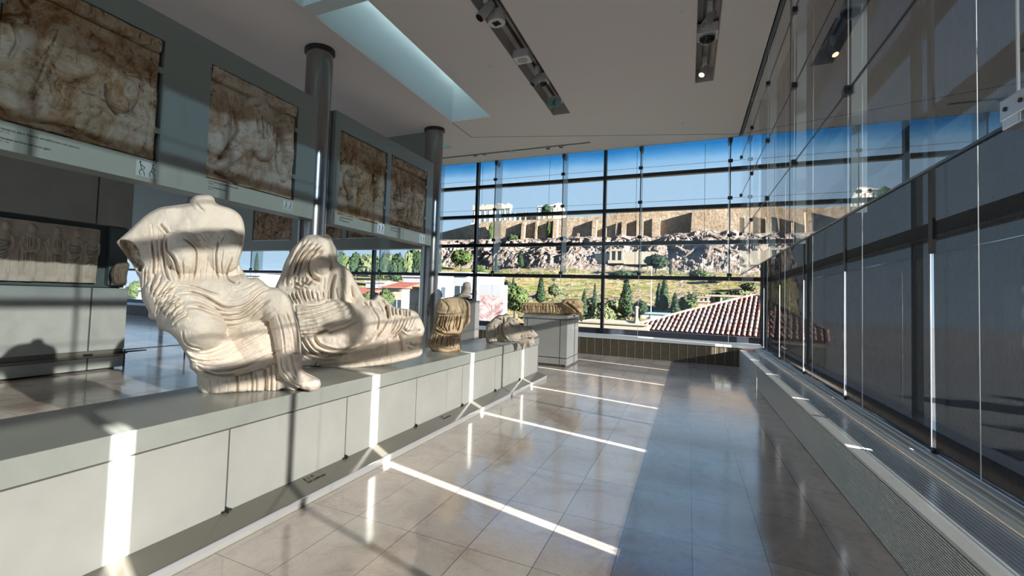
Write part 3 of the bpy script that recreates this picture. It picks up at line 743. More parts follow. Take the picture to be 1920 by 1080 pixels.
def m2(r, w, h):
    r.H[r.Y < .11*h] += .026; r.line([(0, .115*h), (w, .115*h)], .008, .035, False)
    r.cap([(.50*w, .22*h), (.52*w, .40*h), (.56*w, .55*h)], .17, .20, .02, .03, .45, .03)
    r.cap([(.45*w, .5*h), (.34*w, .65*h), (.14*w, .86*h)], .10, .06, .01, .0, .8, .02)
    r.cap([(.62*w, .5*h), (.72*w, .66*h), (.78*w, .88*h)], .10, .08, .01, .0, .5, .02)
    r.cap([(.84*w, .28*h), (.88*w, .45*h), (.90*w, .62*h), (.86*w, .80*h)], .10, .07, .02, .01, .8, .02)
    r.line([(.24*w, .28*h), (.28*w, .42*h), (.30*w, .50*h), (.22*w, .64*h), (.10*w, .86*h)], .018, .06)
    r.line([(.76*w, .30*h), (.78*w, .48*h), (.73*w, .62*h), (.80*w, .80*h)], .016, .06)
    r.line([(.08*w, .93*h), (.24*w, .96*h), (.36*w, .99*h)], .02, .05)
    r.fam([(.44*w, .30*h), (.44*w, .45*h), (.47*w, .58*h)], [(.70*w, .30*h), (.68*w, .45*h), (.70*w, .60*h)], 9, .010, .03, .4, .5, 5)
def m3(r, w, h):
    r.line([(.1*w, .10*h), (.5*w, .10*h)], .03, .02); r.cap([(.6*w, .12*h), (.98*w, .16*h)], .03, .03, .01, .01, .6, .01)
    r.cap([(.24*w, .42*h), (.26*w, .6*h), (.24*w, .84*h)], .10, .07, .02, .0, .9, .02)
    r.cap([(.78*w, .26*h), (.84*w, .45*h), (.78*w, .62*h)], .08, .06, .02, .0, 1.0, .02)
    r.line([(.20*w, .42*h), (.10*w, .58*h), (.18*w, .72*h), (.22*w, .88*h)], .022, .07)
    r.line([(.74*w, .24*h), (.74*w, .4*h), (.66*w, .58*h)], .022, .06)
    r.line([(.40*w, .55*h), (.38*w, .72*h)], .008, .03); r.line([(.62*w, .2*h), (.70*w, .33*h)], .012, .03)
def m4(r, w, h):
    r.H[r.Y < .12*h] += .024; r.line([(0, .125*h), (w, .125*h)], .009, .03, False)
    for k in range(5): r.line([((.28+.1*k)*w, .2*h), ((.26+.1*k)*w, .45*h), ((.30+.1*k)*w, .75*h)], .007, .02)
    r.cap([(.42*w, .3*h), (.48*w, .55*h), (.46*w, .9*h)], .08, .06, .02, .02, .5, .02); r.cap([(.65*w, .3*h), (.66*w, .6*h), (.62*w, .9*h)], .08, .06, .02, .02, .5, .02)
    r.cap([(.2*w, .70*h), (.30*w, .8*h)], .12, .10, .02, .02, .7, .02)
    r.line([(.12*w, .25*h), (.2*w, .45*h), (.12*w, .6*h), (.3*w, .66*h), (.42*w, .78*h), (.5*w, .92*h)], .028, .07)
    r.line([(.92*w, .5*h), (.88*w, .7*h), (.78*w, .9*h)], .022, .05); r.line([(.2*w, .93*h), (.6*w, .95*h), (.9*w, .94*h)], .01, .03)
    for k in range(4): r.line([((.55+.09*k)*w, .75*h), ((.56+.09*k)*w, .9*h)], .01, .04)
metope(*H1[0], m1, 'metope_marble', 'large worn relief slab at the upper left with orange stains', seed=11)
metope(*H1[1], m2, 'metope_marble_light', 'pale marble relief slab with two eroded figures, left of the near column', seed=21)
metope(*H2[0], m3, 'metope_marble', 'brown relief slab just right of the near column', seed=31)
metope(*H2[1], m4, 'metope_marble_dark', 'darker brown relief slab beside the far column', seed=41)

# far hanging panels running across the hall
def far_panel(x0, x1, label, hs):
    t = thing('hanging_panel', label, 'display panel', (x0, 9.46, 2.33))
    mb = MB(); slab_holes(mb, 'y', 0, .26, (0, x1-x0), (0, 2.65), [(a-x0, b-x0, c-2.33, d-2.33) for a, b, c, d in hs]); mb.build('board', 'panel_paint', t)
    MB().box(.01, x1-x0-.01, .245, .27, .01, 2.6).build('backing', 'dark_recess', t)
    for a, b, c, d in hs: MB().box(a-x0+.02, b-x0-.02, -.01, .10, c-2.33-.012, c-2.33-.001).build('shelf_lip', 'lip_metal', t)
FH = [(-10.75, -9.30, 2.60, 3.90), (-7.5, -6.2, 2.60, 3.90), (-8.95, -7.65, 2.60, 3.90)]
far_panel(-12.9, -5.36, 'dark hanging panel crossing the hall behind the columns', FH)
far_panel(-21.0, -13.6, 'dark hanging panel farthest to the left behind the seated statue', [])
for k, (a, b, c, d) in enumerate(FH):
    metope(a, b, c, d, (m3, m2, m4)[k], 'metope_marble_dark', ('dark relief slab in the far panel, seen above the gap between the statues', 'dark relief slab in the far panel, just right of the near column', 'dark relief slab in the far panel, mostly behind the near column')[k], X=9.50, seed=50+k, face='y')

# ------------------------------------------------------------------ core wall on the left with the frieze
cw = sempty('wall_core')
FX = -7.7
MB().box(-10.2, FX-.16, -6, 4.42, 0, ZC).build('core', 'recess_wall', cw)
js2 = [-6.0, -3.95, -1.95, .0, 1.98, 3.96, 4.462]
for i in range(len(js2)-1):
    MB().box(FX-.16, FX, js2[i]+.012, js2[i+1]-(.012 if i < 5 else 0), .30, 1.215).build('lower_panel', 'wall_concrete', cw, bevel=.004)
    MB().box(FX-.16, FX, js2[i]+.012, js2[i+1]-(.012 if i < 5 else 0), 2.15, ZC-.02).build('upper_panel', 'wall_concrete', cw, bevel=.004)
    MB().box(FX-.16, FX, js2[i]+.012, js2[i+1]-(.012 if i < 5 else 0), .03, .19).build('base_panel', 'wall_concrete', cw)
MB().box(FX-.16, FX+.03, -6, 4.45, .20, .23).box(FX-.16, FX-.03, -6, 4.46, .19, .30).build('wall_ledge', 'ledge_dark', cw)
for j in js2[1:-1]: MB().box(FX, FX+.03, j-.05, j+.05, .225, .26).build('joint_bracket', 'steel_trim', cw)
MB().box(FX-.02, FX+.03, 4.42, 4.50, .225, .26).build('joint_bracket', 'steel_trim', cw)
MB().box(FX-.158, FX-.12, -6, 4.462, 1.225, 1.262).box(FX-.16, FX-.06, 4.20, 4.462, 1.262, 2.14).build('recess_edge', 'recess_wall', cw)
# low rail standing in front of the gap beside the core wall
rl = thing('barrier_rail', 'thin low metal rail on the floor beyond the concrete wall end', 'rail', (-7.9, 4.55, 0))
MB().box(0, .03, 0, 1.1, .25, .265).build('bar', 'rail_dark', rl); MB().box(-.05, .06, 0, .35, .215, .235).build('foot', 'rail_dark', rl)
MB().box(0, .02, .02, .04, 0, .25).build('post', 'rail_dark', rl); MB().box(0, .02, 1.05, 1.07, 0, .25).build('post', 'rail_dark', rl)
def frieze(y0, y1, figs, label, seed):
    z0, z1 = 1.275, 2.075; w, h = y1-y0, z1-z0
    r = Relief(0, w, 0, h, .005)
    r.outline([(.002, .002), (w*.5, .002), (w-.002, .004), (w-.003, h*.5), (w-.012, h-.03), (w-.03, h-.004), (w*.5, h-.002), (.004, h-.004)], .015, 1.0)
    r.H = np.where(r.ins, .012, 0); r.base = r.ins*.08
    for k, (fx_, typ) in enumerate(figs):
        x = fx_*w
        r.ell(x+.01, .12*h, .042, .058, 0, .012, .035, .008)            # head
        r.cap([(x, .20*h), (x, .3*h)], .03, .05, .005, .008, .6, .01)
        r.cap([(x, .27*h), (x-.005, .5*h)], .085, .085, .0, .0, .42, .01)
        r.cap([(x-.005, .5*h), (x, .95*h)], .08, .078, .0, .0, .40, .01)
        if typ == 'm':       # mantle wrapped across
            r.fam([(x-.07, .33*h), (x+.02, .36*h), (x+.07, .30*h)], [(x-.07, .72*h), (x+.02, .62*h), (x+.08, .44*h)], 8, .006, .018, .5, .3, seed+k)
            r.fam([(x-.06, .70*h), (x-.06, .94*h)], [(x+.06, .66*h), (x+.06, .94*h)], 6, .006, .015, .5, .2, seed+k)
        else:
            r.fam([(x-.055, .27*h), (x-.05, .45*h)], [(x+.05, .27*h), (x+.05, .45*h)], 6, .006, .013, .5, .3, seed+k)
            r.line([(x-.07, .5*h), (x, .53*h), (x+.07, .5*h)], .008, .02)
            r.fam([(x-.06, .52*h), (x-.062, .95*h)], [(x+.06, .52*h), (x+.06, .95*h)], 8, .0065, .024, .5, .05, seed+k)
        r.cap([(x-.08, .28*h), (x-.10, .42*h), (x-.05, .52*h)], .022, .018, .02, .02, .8, .008)
        r.cap([(x+.08, .28*h), (x+.095, .42*h), (x+.06, .5*h)], .022, .018, .02, .02, .8, .008)
        r.line([(x-.10, .3*h), (x-.105, .6*h), (x-.09, .95*h)], .006, .012)
        r.cap([(x-.03, .965*h), (x-.06, .975*h)], .015, .012, .01, .01, .8, .005); r.cap([(x+.03, .965*h), (x+.0, .975*h)], .015, .012, .01, .01, .8, .005)
    r.H += fbm(r.X, r.Y, .12, 4, seed)*.010+fbm(r.X, r.Y, .02, 2, seed+3)*.002
    o = r.mesh('frieze_slab', 'frieze_marble', lambda x, y, t: np.stack([FX-.075+t*1.15, y0+x, z1-y], 1), back=1.0, edge=.01)
    return tag(recenter(o), label, 'relief')
def fpos(px, y0, y1): return (2.852+(px)/193*1.198-y0)/(y1-y0)
frieze(2.55, 4.05, [(fpos(-30, 2.55, 4.05), 'm'), (fpos(13, 2.55, 4.05), 'm'), (fpos(58, 2.55, 4.05), 'p'), (fpos(104, 2.55, 4.05), 'p'), (fpos(142, 2.55, 4.05), 'm'), (fpos(177, 2.55, 4.05), 'm')], 'long pinkish frieze slab with a row of standing draped figures', 61)
# small fragment mounted at the wall end
r = Relief(200, 250, 480, 545, .9)
r.outline([(207, 512), (211, 501), (219, 493), (229, 490), (238, 491), (243, 497), (240, 508), (238, 520), (236, 533), (215, 533), (209, 524)], 14, 1.0)
r.fam([(222, 492), (217, 512), (218, 532)], [(240, 494), (237, 512), (235, 532)], 6, 1.1, 3, .5, .1, 4); r.H += fbm(r.X, r.Y, 9, 3, 8)*3
o = r.mesh('relief_fragment', 'dark_fragment', sculpt_map(0, 0, 0, (FX+.10, 4.33, 1.5)), back=.9, edge=3)
tag(recenter(o), 'small dark draped fragment fixed at the end of the concrete wall', 'relief')
tg = MB().box(FX-.005, FX+.004, 4.22, 4.34, 1.262, 1.32).build('label_plate', 'sill_white'); tag(recenter(tg), 'tiny white label plate below the small dark fragment', 'label')

# ------------------------------------------------------------------ box plinth near the end wall
bx = thing('box_plinth', 'square concrete pedestal with dark joints near the end glass wall', 'plinth', (-2.045, 9.33, 0))
BW, BD, BH = .86, 1.05, .99
MB().box(-BW+.02, -.02, .02, BD-.02, 0, BH-.02).build('core', 'joint_crease_dark', bx)
for (u0, u1, z0, z1) in ((0, .07, .18, .90), (.08, .72, .18, .90), (.73, .86, .18, .90), (0, .72, .05, .17), (.73, .86, .05, .17), (0, .86, .91, .99)):
    MB().box(-BW+u0+.002, -BW+u1-.002, 0, .03, z0+.003, z1-.003).build('face_panel', 'box_concrete', bx)
for (u0, u1, z0, z1) in ((0, .76, .18, .90), (.77, 1.05, .18, .90), (0, .76, .03, .17), (.77, 1.05, .03, .17), (0, 1.05, .91, .99)):
    MB().box(-.03, 0, u0+.002, u1-.002, z0+.003, z1-.003).build('face_panel', 'box_concrete', bx)
MB().box(-BW, 0, 0, BD, BH-.012, BH).build('top_panel', 'slab_concrete', bx)
MB().box(-BW, -BW+.03, .03, BD, .03, BH-.012).box(-BW+.03, -.03, BD-.03, BD, .03, BH-.012).build('face_panel', 'box_concrete', bx)

# ------------------------------------------------------------------ bust and its stand behind the torso
bp = onz(888, 640, 0)
bs = thing('bust_stand', 'slim grey pedestal behind the brown torso', 'pedestal', (-4.05, 9.0, 0))
q0 = ony(866, 559, 9.0); q1 = ony(892, 559, 9.0)
bs.location = ((q0[0]+q1[0])/2, 9.0, 0); hw = (q1[0]-q0[0])/2; hz = q0[2]
MB().box(-hw, hw, 0, .22, 0, hz-.04).build('shaft', 'lamp_grey', bs, bevel=.005)
MB().box(-hw-.03, hw-.07, -.01, .2, hz-.04, hz).build('top_plate', 'steel_trim', bs)

# ------------------------------------------------------------------ ceiling fixtures
def cyl_spot(loc, aim, L, rad, label, grp, lit=False, mat='lamp_grey'):
    t = thing('track_spotlight', label, 'spotlight', loc, 0, grp)
    a = Vector(aim).normalized(); top = Vector((0, 0, 0)); c = Vector((0, 0, -.08))
    MB().box(-.03, .03, -.06, .06, -.015, .11).build('adapter', 'lamp_white', t)
    MB().tube(top, c, .012, n=8).build('stem', 'lamp_grey', t, smooth=True)
    MB().tube(c-a*L*.4, c+a*L*.6, rad*.9, rad, 20).build('body', mat, t, smooth='auto')
    MB().tube(c+a*(L*.6-.002), c+a*(L*.6+.006), rad*.85, n=20).build('lens', 'lamp_glow' if lit else 'lens_black', t)
    return t
def box_fix(loc, s, hgt, label, kind, rz=0):
    t = thing('ceiling_speaker', label, 'speaker', loc, rz)
    if kind == 'square':
        MB().box(-s, s, -s, s, -hgt, .0).build('housing', 'trough_paint', t, bevel=.006)
        MB().box(-s*.97, s*.97, -s*.97, s*.97, -hgt-.008, -hgt).build('face_plate', 'lamp_white', t)
        MB().lathe((0, 0, -hgt-.014), [(s*.62, 0), (s*.62, .008)], 28).build('grille_disc', 'lamp_grey', t)
    else:
        MB().lathe((0, 0, -hgt), [(s, 0), (s, hgt)], 32).build('housing', 'trough_paint', t, smooth='auto')
        g = MB().lathe((0, 0, -hgt-.006), [(s*.98, 0), (s*.98, .006)], 32).build('face_ring', 'lamp_white', t)
        m = MB()
        for k in range(4): m.tube((s*.28*math.cos(k*PI/2+.6), s*.28*math.sin(k*PI/2+.6), -hgt-.012), (s*.28*math.cos(k*PI/2+.6), s*.28*math.sin(k*PI/2+.6), -hgt-.004), s*.24, n=14)
        m.build('driver', 'lens_black', t)
    return t
def dome(loc, s, label, rec=True):
    t = thing('dome_camera', label, 'camera', loc)
    MB().box(-s*1.3, s*1.3, -s*1.3, s*1.3, -.02, .11).build('mount_plate', 'lamp_white', t)
    MB().lathe((0, 0, -.05), [(s*.9, 0), (s, .01), (s, .03)], 24).build('ring', 'lamp_grey', t, smooth='auto')
    MB().lathe((0, 0, -.05), [(s*math.sin(a), -s*.8*math.cos(a)) for a in [i*PI/16 for i in range(1, 9)]], 24).build('dome', 'lens_black', t, smooth=True)
    return t
cz = ZC+.06
def cp(px, py, z=None): return tuple(onz(px, py, (cz if z is None else z)))
def inx(p, tr, s=.12): return (min(max(p[0], tr[0]+s), tr[1]-s), p[1], p[2])
cyl_spot(inx(cp(913, 6), TR1), (-.45, -.35, -.8), .26, .062, 'grey spotlight at the near end of the middle ceiling slot', 'spotlights in the ceiling slots')
box_fix(inx(cp(938, 22), TR1, .17), .115, .14, 'round grey loudspeaker in the middle ceiling slot', 'round')
box_fix(inx(cp(985, 97), TR1, .17), .12, .12, 'square loudspeaker box halfway along the middle ceiling slot', 'square')
cyl_spot(inx(cp(1008, 138), TR1), (-.5, -.3, -.8), .22, .055, 'grey spotlight beside the square loudspeaker box', 'spotlights in the ceiling slots')
dome(inx(cp(1019, 152), TR1), .065, 'small dome camera in the middle ceiling slot')
ex = thing('exit_sign', 'green running man exit sign box at the far end of the middle ceiling slot', 'sign', inx(cp(1043, 186), TR1, .14))
MB().box(-.13, .13, -.09, .09, -.05, .03).build('housing', 'trough_paint', ex, bevel=.005)
MB().box(-.125, .125, -.100, -.09, -.19, -.02).build('sign_plate', 'exit_green', ex)
m = MB()
def st(a, b, r): m.tube((a[0], -.102, a[1]), (b[0], -.102, b[1]), r, n=6)
m.tube((.012, -.104, -.055), (.012, -.100, -.055), .012, n=12)
st((0, -.075), (-.012, -.115), .010); st((0, -.08), (.03, -.095), .005); st((0, -.08), (-.03, -.085), .005); st((-.03, -.085), (-.04, -.105), .005)
st((-.012, -.115), (.02, -.135), .007); st((.02, -.135), (.012, -.17), .006); st((-.012, -.115), (-.03, -.145), .007); st((-.03, -.145), (-.055, -.15), .006)
m.box(-.1, -.085, -.104, -.1, -.125, -.11)
m.build('running_man', 'exit_dark', ex)
cyl_spot(inx(cp(1331, 22), TR2, .1), (-.3, -.5, -.8), .28, .055, 'grey spotlight at the near end of the right ceiling slot', 'spotlights in the ceiling slots')
dome(inx(cp(1326, 66), TR2, .12), .10, 'large dome camera in the right ceiling slot')
cyl_spot(inx(cp(1321, 122), TR2, .1), (-.35, -.4, -.8), .18, .045, 'small lit spotlight at the far end of the right ceiling slot', 'spotlights in the ceiling slots', lit=True)
for px, py, lb in ((890, 291, 'first'), (908, 290, 'second'), (957, 284, 'third'), (1027, 277, 'fourth'), (1051, 274, 'fifth')):
    q = onz(px, py, ZC-.03); t = thing('recessed_downlight', '%s small downlight from the left in the far ceiling slit' % lb, 'spotlight', (q[0], 11.455, ZC-.0), 0, 'small downlights in the far ceiling slit')
    MB().lathe((0, 0, -.05), [(.05, 0), (.055, .02), (.04, .08)], 16).build('body', 'lamp_grey' if lb != 'third' else 'lamp_white', t, smooth='auto')
    MB().lathe((0, 0, -.056), [(.042, 0), (.042, .006)], 16).build('lens', 'lens_black' if lb != 'third' else 'lamp_white', t)
for px, py, lb in ((1275, 22, 'nearest white sprinkler disc on the ceiling, left of the right slot'), (920, 124, 'white sprinkler disc on the ceiling left of the middle slot'), (1280, 231, 'far white sprinkler disc on the ceiling near the end glass')):
    q = onz(px, py, ZC); o = MB().lathe((q[0], q[1], ZC-.012), [(.028, 0), (.036, .012)], 20).build('sprinkler_cap', 'lamp_white', smooth='auto'); tag(recenter(o), lb, 'sprinkler')
# ================================================================== SCULPTURES
ZP = .645
def on_floor(o):
    return recenter(o)
# ---- seated headless goddess
r = Relief(214, 608, 360, 748, 1.35)
OUT = [(381, 365.6), (372, 366), (365, 368), (357, 375), (354, 381), (327, 385), (301, 389), (278, 400), (258, 417), (239, 435), (222, 450), (219, 456), (229, 469), (239, 484), (249, 497), (256, 513),
 (262, 526), (265.5, 558), (271, 571), (278, 584), (278, 594), (285, 600), (293, 602), (294, 611), (302, 618), (317, 624), (329, 635), (338, 648), (346, 661), (355, 678), (356, 690), (368, 701), (369, 716), (374, 733), (383, 742),
 (408, 741), (432, 738), (455, 737), (480, 736), (515, 736), (530, 731), (545, 734), (562, 737), (592, 735), (601, 724), (600, 713), (592, 707), (572, 697), (565, 688), (565, 675), (564, 640), (559, 610), (552, 588), (545, 562), (532, 546), (518, 539), (505, 537), (490, 525), (480, 520), (467, 521), (458, 512), (450, 497), (449, 488), (455, 468), (459, 441), (457, 418), (449, 402), (433, 391), (412, 384), (404, 379), (401, 371), (392, 366)]
r.outline(OUT, 60, .62)
E_ = r.ell; C_ = r.cap; L_ = r.line; F_ = r.fam
E_(372, 462, 88, 92, 0, -5, 62, 14)                       # torso
E_(380, 402, 60, 22, 0, 18, 18, 12); E_(381, 384, 24, 24, 0, 18, 22, 8)
C_([(318, 408), (272, 436), (236, 462)], 30, 20, 14, 16, .8, 12)   # right shoulder and upper arm
C_([(428, 398), (446, 430), (446, 470)], 24, 20, 8, 6, .7, 12)
E_(346, 472, 34, 42, -12, 42, 30, 13); E_(422, 470, 34, 42, 10, 38, 24, 14)
E_(395, 560, 130, 48, 4, 14, 62, 16)                      # lap
E_(330, 560, 62, 62, 30, 10, 60, 16)
E_(470, 560, 70, 44, 10, 30, 50, 14)
E_(366, 610, 60, 50, 20, 46, 76, 10)                      # right knee
C_([(352, 590), (366, 618), (392, 664), (425, 705)], 54, 46, 46, 24, .85, 14)
C_([(430, 575), (480, 562), (522, 566)], 40, 36, 36, 50, .9, 12)   # left thigh
E_(525, 572, 36, 38, 0, 58, 34, 10)                       # left knee
C_([(528, 575), (540, 630), (546, 690)], 32, 24, 55, 44, .9, 10)
C_([(470, 620), (480, 680), (470, 725)], 50, 44, 22, 10, .7, 16)
C_([(545, 700), (570, 716), (592, 722)], 17, 12, 48, 52, 1.0, 6)   # foot
E_(586, 722, 15, 13, 0, 54, 14, 5)
C_([(375, 728), (430, 727), (500, 725), (545, 728)], 16, 14, 18, 28, .8, 8)
# hollow of the broken arm
a = r.win(218, 282, 445, 525)
L = smooth_line([(224, 452), (243, 452), (259, 465), (264, 485), (270, 497), (262, 510), (252, 500), (238, 484)], 5, True)
ins = np.zeros(r.X[a].shape, bool); X, Y = r.X[a], r.Y[a]; D = np.full(X.shape, 1e9)
for i in range(len(L)):
    p, q = L[i], L[(i+1) % len(L)]; d = q-p; t = np.clip(((X-p[0])*d[0]+(Y-p[1])*d[1])/(d@d+1e-9), 0, 1); D = np.minimum(D, np.hypot(X-p[0]-t*d[0], Y-p[1]-t*d[1]))
    c = (p[1] > Y) != (q[1] > Y)
    with np.errstate(divide='ignore', invalid='ignore'): xx = (q[0]-p[0])*(Y-p[1])/(q[1]-p[1])+p[0]
    ins ^= c & (X < xx)
r.H[a] = np.where(ins, -12+np.clip((X-238)*.25, -6, 8)+fbm(X, Y, 8, 4, 5)*16-np.minimum(D, 5), r.H[a])
# dress folds on the torso
for pts, w, d in (([(285, 455), (288, 486), (286, 521), (279, 541)], 2.0, 8), ([(309, 437), (304, 459), (307, 486), (311, 513), (318, 527)], 2.2, 10),
  ([(300, 420), (310, 432), (314, 438)], 2.4, 7), ([(311, 450), (315, 470), (326, 486), (334, 511), (334, 524)], 2.4, 10), ([(344, 447), (360, 459), (368, 474), (366, 505), (361, 526)], 1.8, 8),
  ([(371, 437), (379, 443), (385, 451)], 1.4, 3), ([(411, 452), (405, 474), (406, 505), (409, 524)], 1.8, 7), ([(436, 482), (428, 501), (425, 521), (441, 532), (449, 529)], 1.9, 8), ([(445, 492), (449, 513), (456, 522)], 1.8, 6),
  ([(297, 470), (295, 500), (289, 535)], 1.5, 5), ([(322, 490), (320, 512), (326, 528)], 1.5, 4), ([(342, 488), (344, 512), (342, 526)], 1.5, 4), ([(389, 480), (386, 505), (384, 524)], 1.3, 2.5), ([(418, 470), (415, 495), (418, 520)], 1.3, 3.5),
  ([(317, 432), (346, 433), (375, 436), (424, 429)], 1.2, 2.2), ([(424, 437), (415, 455), (398, 466), (385, 458)], 1.3, 2), ([(284, 420), (286, 445), (285, 470)], 1.3, 3), ([(296, 432), (295, 455), (297, 475)], 1.2, 3), ([(452, 440), (450, 462), (444, 486)], 1.4, 3),
  ([(366, 380), (376, 392), (384, 397)], 2.5, 3), ([(355, 505), (352, 526)], 1.3, 3), ([(375, 505), (374, 526)], 1.3, 2.5), ([(397, 508), (396, 526)], 1.3, 3)):
    L_(pts, w, d, True, d*.3)
F_([(274, 500), (272, 530), (268, 560)], [(330, 528), (312, 545), (292, 575)], 9, 1.6, 6, .5, .5, 3)
# mantle across the lap
for pts, w, d in (([(327, 534), (351, 536), (372, 540), (393, 548), (412, 553)], 1.8, 6), ([(334, 551), (359, 549), (385, 557), (406, 569), (423, 577), (447, 576), (466, 568), (490, 546), (512, 540)], 2.4, 9),
  ([(351, 576), (372, 576), (393, 584), (415, 591), (447, 591), (468, 578), (492, 556)], 2.6, 10), ([(395, 592), (420, 600), (446, 601), (468, 593), (488, 576), (506, 562)], 2.4, 8),
  ([(360, 562), (380, 566), (400, 577), (425, 585), (452, 583)], 1.6, 4), ([(406, 612), (432, 612), (456, 606), (480, 588)], 1.5, 3), ([(440, 545), (460, 540), (480, 530)], 1.6, 4), ([(430, 560), (455, 556), (482, 538)], 1.6, 4),
  ([(410, 640), (440, 622), (480, 604), (512, 582)], 1.6, 4), ([(400, 655), (440, 640), (480, 622), (516, 592)], 1.4, 3.5), ([(345, 566), (330, 575), (318, 592)], 1.8, 5)):
    L_(pts, w, d, True, d*.35)
F_([(326, 540), (300, 556), (285, 580)], [(352, 590), (332, 602), (322, 618)], 12, 1.9, 8, .6, .35, 7)
F_([(304, 534), (292, 556), (284, 590)], [(338, 586), (327, 600), (318, 616)], 7, 1.7, 5, .5, .5, 17)
# pulled folds below the knee
F_([(341, 640), (356, 656), (388, 658), (430, 640), (480, 612), (520, 588)], [(378, 692), (400, 704), (455, 699), (492, 686), (520, 674), (545, 664)], 10, 2.0, 3.0, .4, .55, 9)
L_([(342, 620), (346, 639), (358, 650), (378, 655)], 1.8, 6, True, 2); L_([(345, 661), (360, 672), (386, 678), (410, 674)], 1.8, 6, True, 3); L_([(368, 686), (388, 698), (415, 703), (450, 700)], 2.0, 7, True, 3)
L_([(402, 690), (440, 690), (500, 668), (540, 650)], 1.5, 3, True, 1); L_([(536, 585), (548, 620), (556, 662)], 2.0, 4, True, 2); L_([(520, 590), (530, 625), (534, 668)], 1.6, 3, True, 1)
L_([(541, 661), (551, 662), (563, 659)], 1.2, 3); L_([(547, 664), (550, 682), (556, 702)], 1.5, 5); L_([(528, 668), (530, 690), (545, 712), (562, 724)], 1.5, 4, True, 2); L_([(538, 672), (541, 692), (556, 712)], 1.2, 3)
# undergarment pleats at the hem
L_([(377, 705), (405, 706), (455, 702), (492, 690), (522, 676)], 2.6, 7)
for x, y0, w, d in ((444, 706, 2.6, 12), (472, 700, 2.0, 9), (480, 702, 1.8, 7), (497, 694, 3.4, 16), (508, 688, 1.6, 9), (518, 682, 1.6, 7), (394, 712, 1.3, 4), (462, 706, 1.2, 4), (426, 712, 1.0, 2.5), (409, 712, 1.0, 2.5)):
    L_([(x, y0), (x+.6, (y0+735)/2), (x-.3, 736)], w, d, False)
L_([(554, 720), (563, 726), (566, 734)], 1.8, 5)
r.H += fbm(r.X, r.Y, 26, 4, 3)*3.2+fbm(r.X, r.Y, 4, 2, 13)*.35
o = r.mesh('seated_goddess_statue', 'plaster_cast', sculpt_map(0, 0, 0, (-2.52, 2.30, 1.2), ZP), back=1.0, edge=5)
tag(on_floor(o), 'large headless seated draped statue in cream plaster, nearest on the long plinth', 'statue')

# ---- crouching and reclining pair carved from one block
r = Relief(508, 802, 434, 712, 1.25)
OUT = [(572, 443), (585, 440), (600, 441), (617, 441), (626, 457), (632, 470), (632, 486), (637, 494), (650, 502), (658, 511), (663, 521), (671, 535), (682, 556), (688, 560), (700, 560), (709, 552), (722, 561), (733, 570), (741, 576), (768, 580), (781, 586), (788, 596), (793, 607), (796, 618), (792, 634), (791, 664), (768, 675), (725, 685), (671, 692), (631, 699), (591, 707), (570, 706), (564, 690), (562, 658), (558, 618), (552, 590), (532, 560), (515, 548), (517, 536), (526, 516), (534, 492), (547, 468), (561, 453)]
r.outline(OUT, 46, .6)
E_ = r.ell; C_ = r.cap; L_ = r.line; F_ = r.fam
E_(592, 520, 62, 82, 0, -4, 56, 14); E_(598, 470, 40, 34, 0, 14, 34, 10)
C_([(575, 460), (552, 500), (540, 545)], 26, 26, 14, 10, .9, 12)
C_([(628, 480), (636, 520), (632, 565)], 24, 20, 22, 28, .9, 10)
C_([(652, 520), (668, 550), (680, 575)], 20, 18, 10, 14, .9, 8)
E_(602, 498, 17, 19, -20, 44, 20, 5)                      # broken neck stump leaning forward
C_([(565, 598), (620, 596), (690, 612)], 38, 34, 34, 46, .9, 12)
E_(690, 614, 42, 40, 20, 44, 42, 10)                      # knee
C_([(690, 630), (640, 640), (582, 640)], 24, 20, 52, 44, .95, 8)  # folded shin
C_([(700, 575), (740, 596), (785, 612)], 34, 30, 12, 16, .85, 12)
C_([(735, 600), (775, 620)], 34, 26, 14, 12, .8, 12); E_(776, 612, 24, 26, 0, 14, 22, 8)
C_([(572, 684), (640, 680), (720, 668), (785, 655)], 22, 18, 16, 12, .55, 12)
C_([(575, 700), (660, 690), (730, 680), (784, 668)], 9, 9, 30, 24, .5, 6)
# veil strands from the crown
F_([(574, 446), (555, 478), (541, 515), (535, 550)], [(606, 462), (580, 478), (568, 505), (560, 532)], 7, 2.2, 7, .6, .25, 3)
F_([(603, 460), (583, 478), (572, 500), (573, 520)], [(596, 468), (583, 484), (578, 502), (584, 520)], 3, 1.6, 6, .6, .1, 5)
L_([(606, 470), (586, 484), (578, 502), (586, 520), (600, 525)], 3.6, 12, True, 3); L_([(616, 478), (622, 492), (618, 508)], 2, 6)
L_([(549, 538), (556, 532), (563, 537), (570, 531), (578, 534), (586, 524), (600, 529)], 2.0, 8, True, 3)
for x in (553, 560, 567, 575, 584): L_([(x, 520), (x-2, 532)], 1.6, 5)
F_([(546, 542), (552, 558), (560, 572)], [(612, 545), (612, 555), (611, 568)], 10, 1.7, 5, .6, .6, 8)
L_([(552, 572), (575, 571), (600, 570), (614, 563)], 2.0, 5, True, 2)
L_([(628, 514), (622, 536), (620, 562)], 2.6, 9, True, 3); L_([(608, 520), (606, 545)], 1.6, 4); L_([(658, 536), (662, 558)], 1.8, 5); L_([(640, 520), (646, 545), (650, 562)], 1.4, 3); L_([(630, 540), (634, 560)], 1.4, 4)
F_([(546, 580), (588, 574), (625, 564), (650, 560)], [(562, 622), (592, 615), (630, 602), (672, 586)], 9, 2.0, 3.6, .5, .5, 21)
F_([(600, 610), (640, 600), (676, 584)], [(612, 622), (650, 612), (690, 592)], 3, 1.4, 3, .5, .2, 22)
L_([(553, 570), (556, 600), (560, 616)], 1.5, 3)
L_([(692, 564), (698, 580), (709, 597), (706, 620)], 2.0, 5, True, 2); L_([(680, 566), (690, 575), (698, 590)], 1.4, 3)
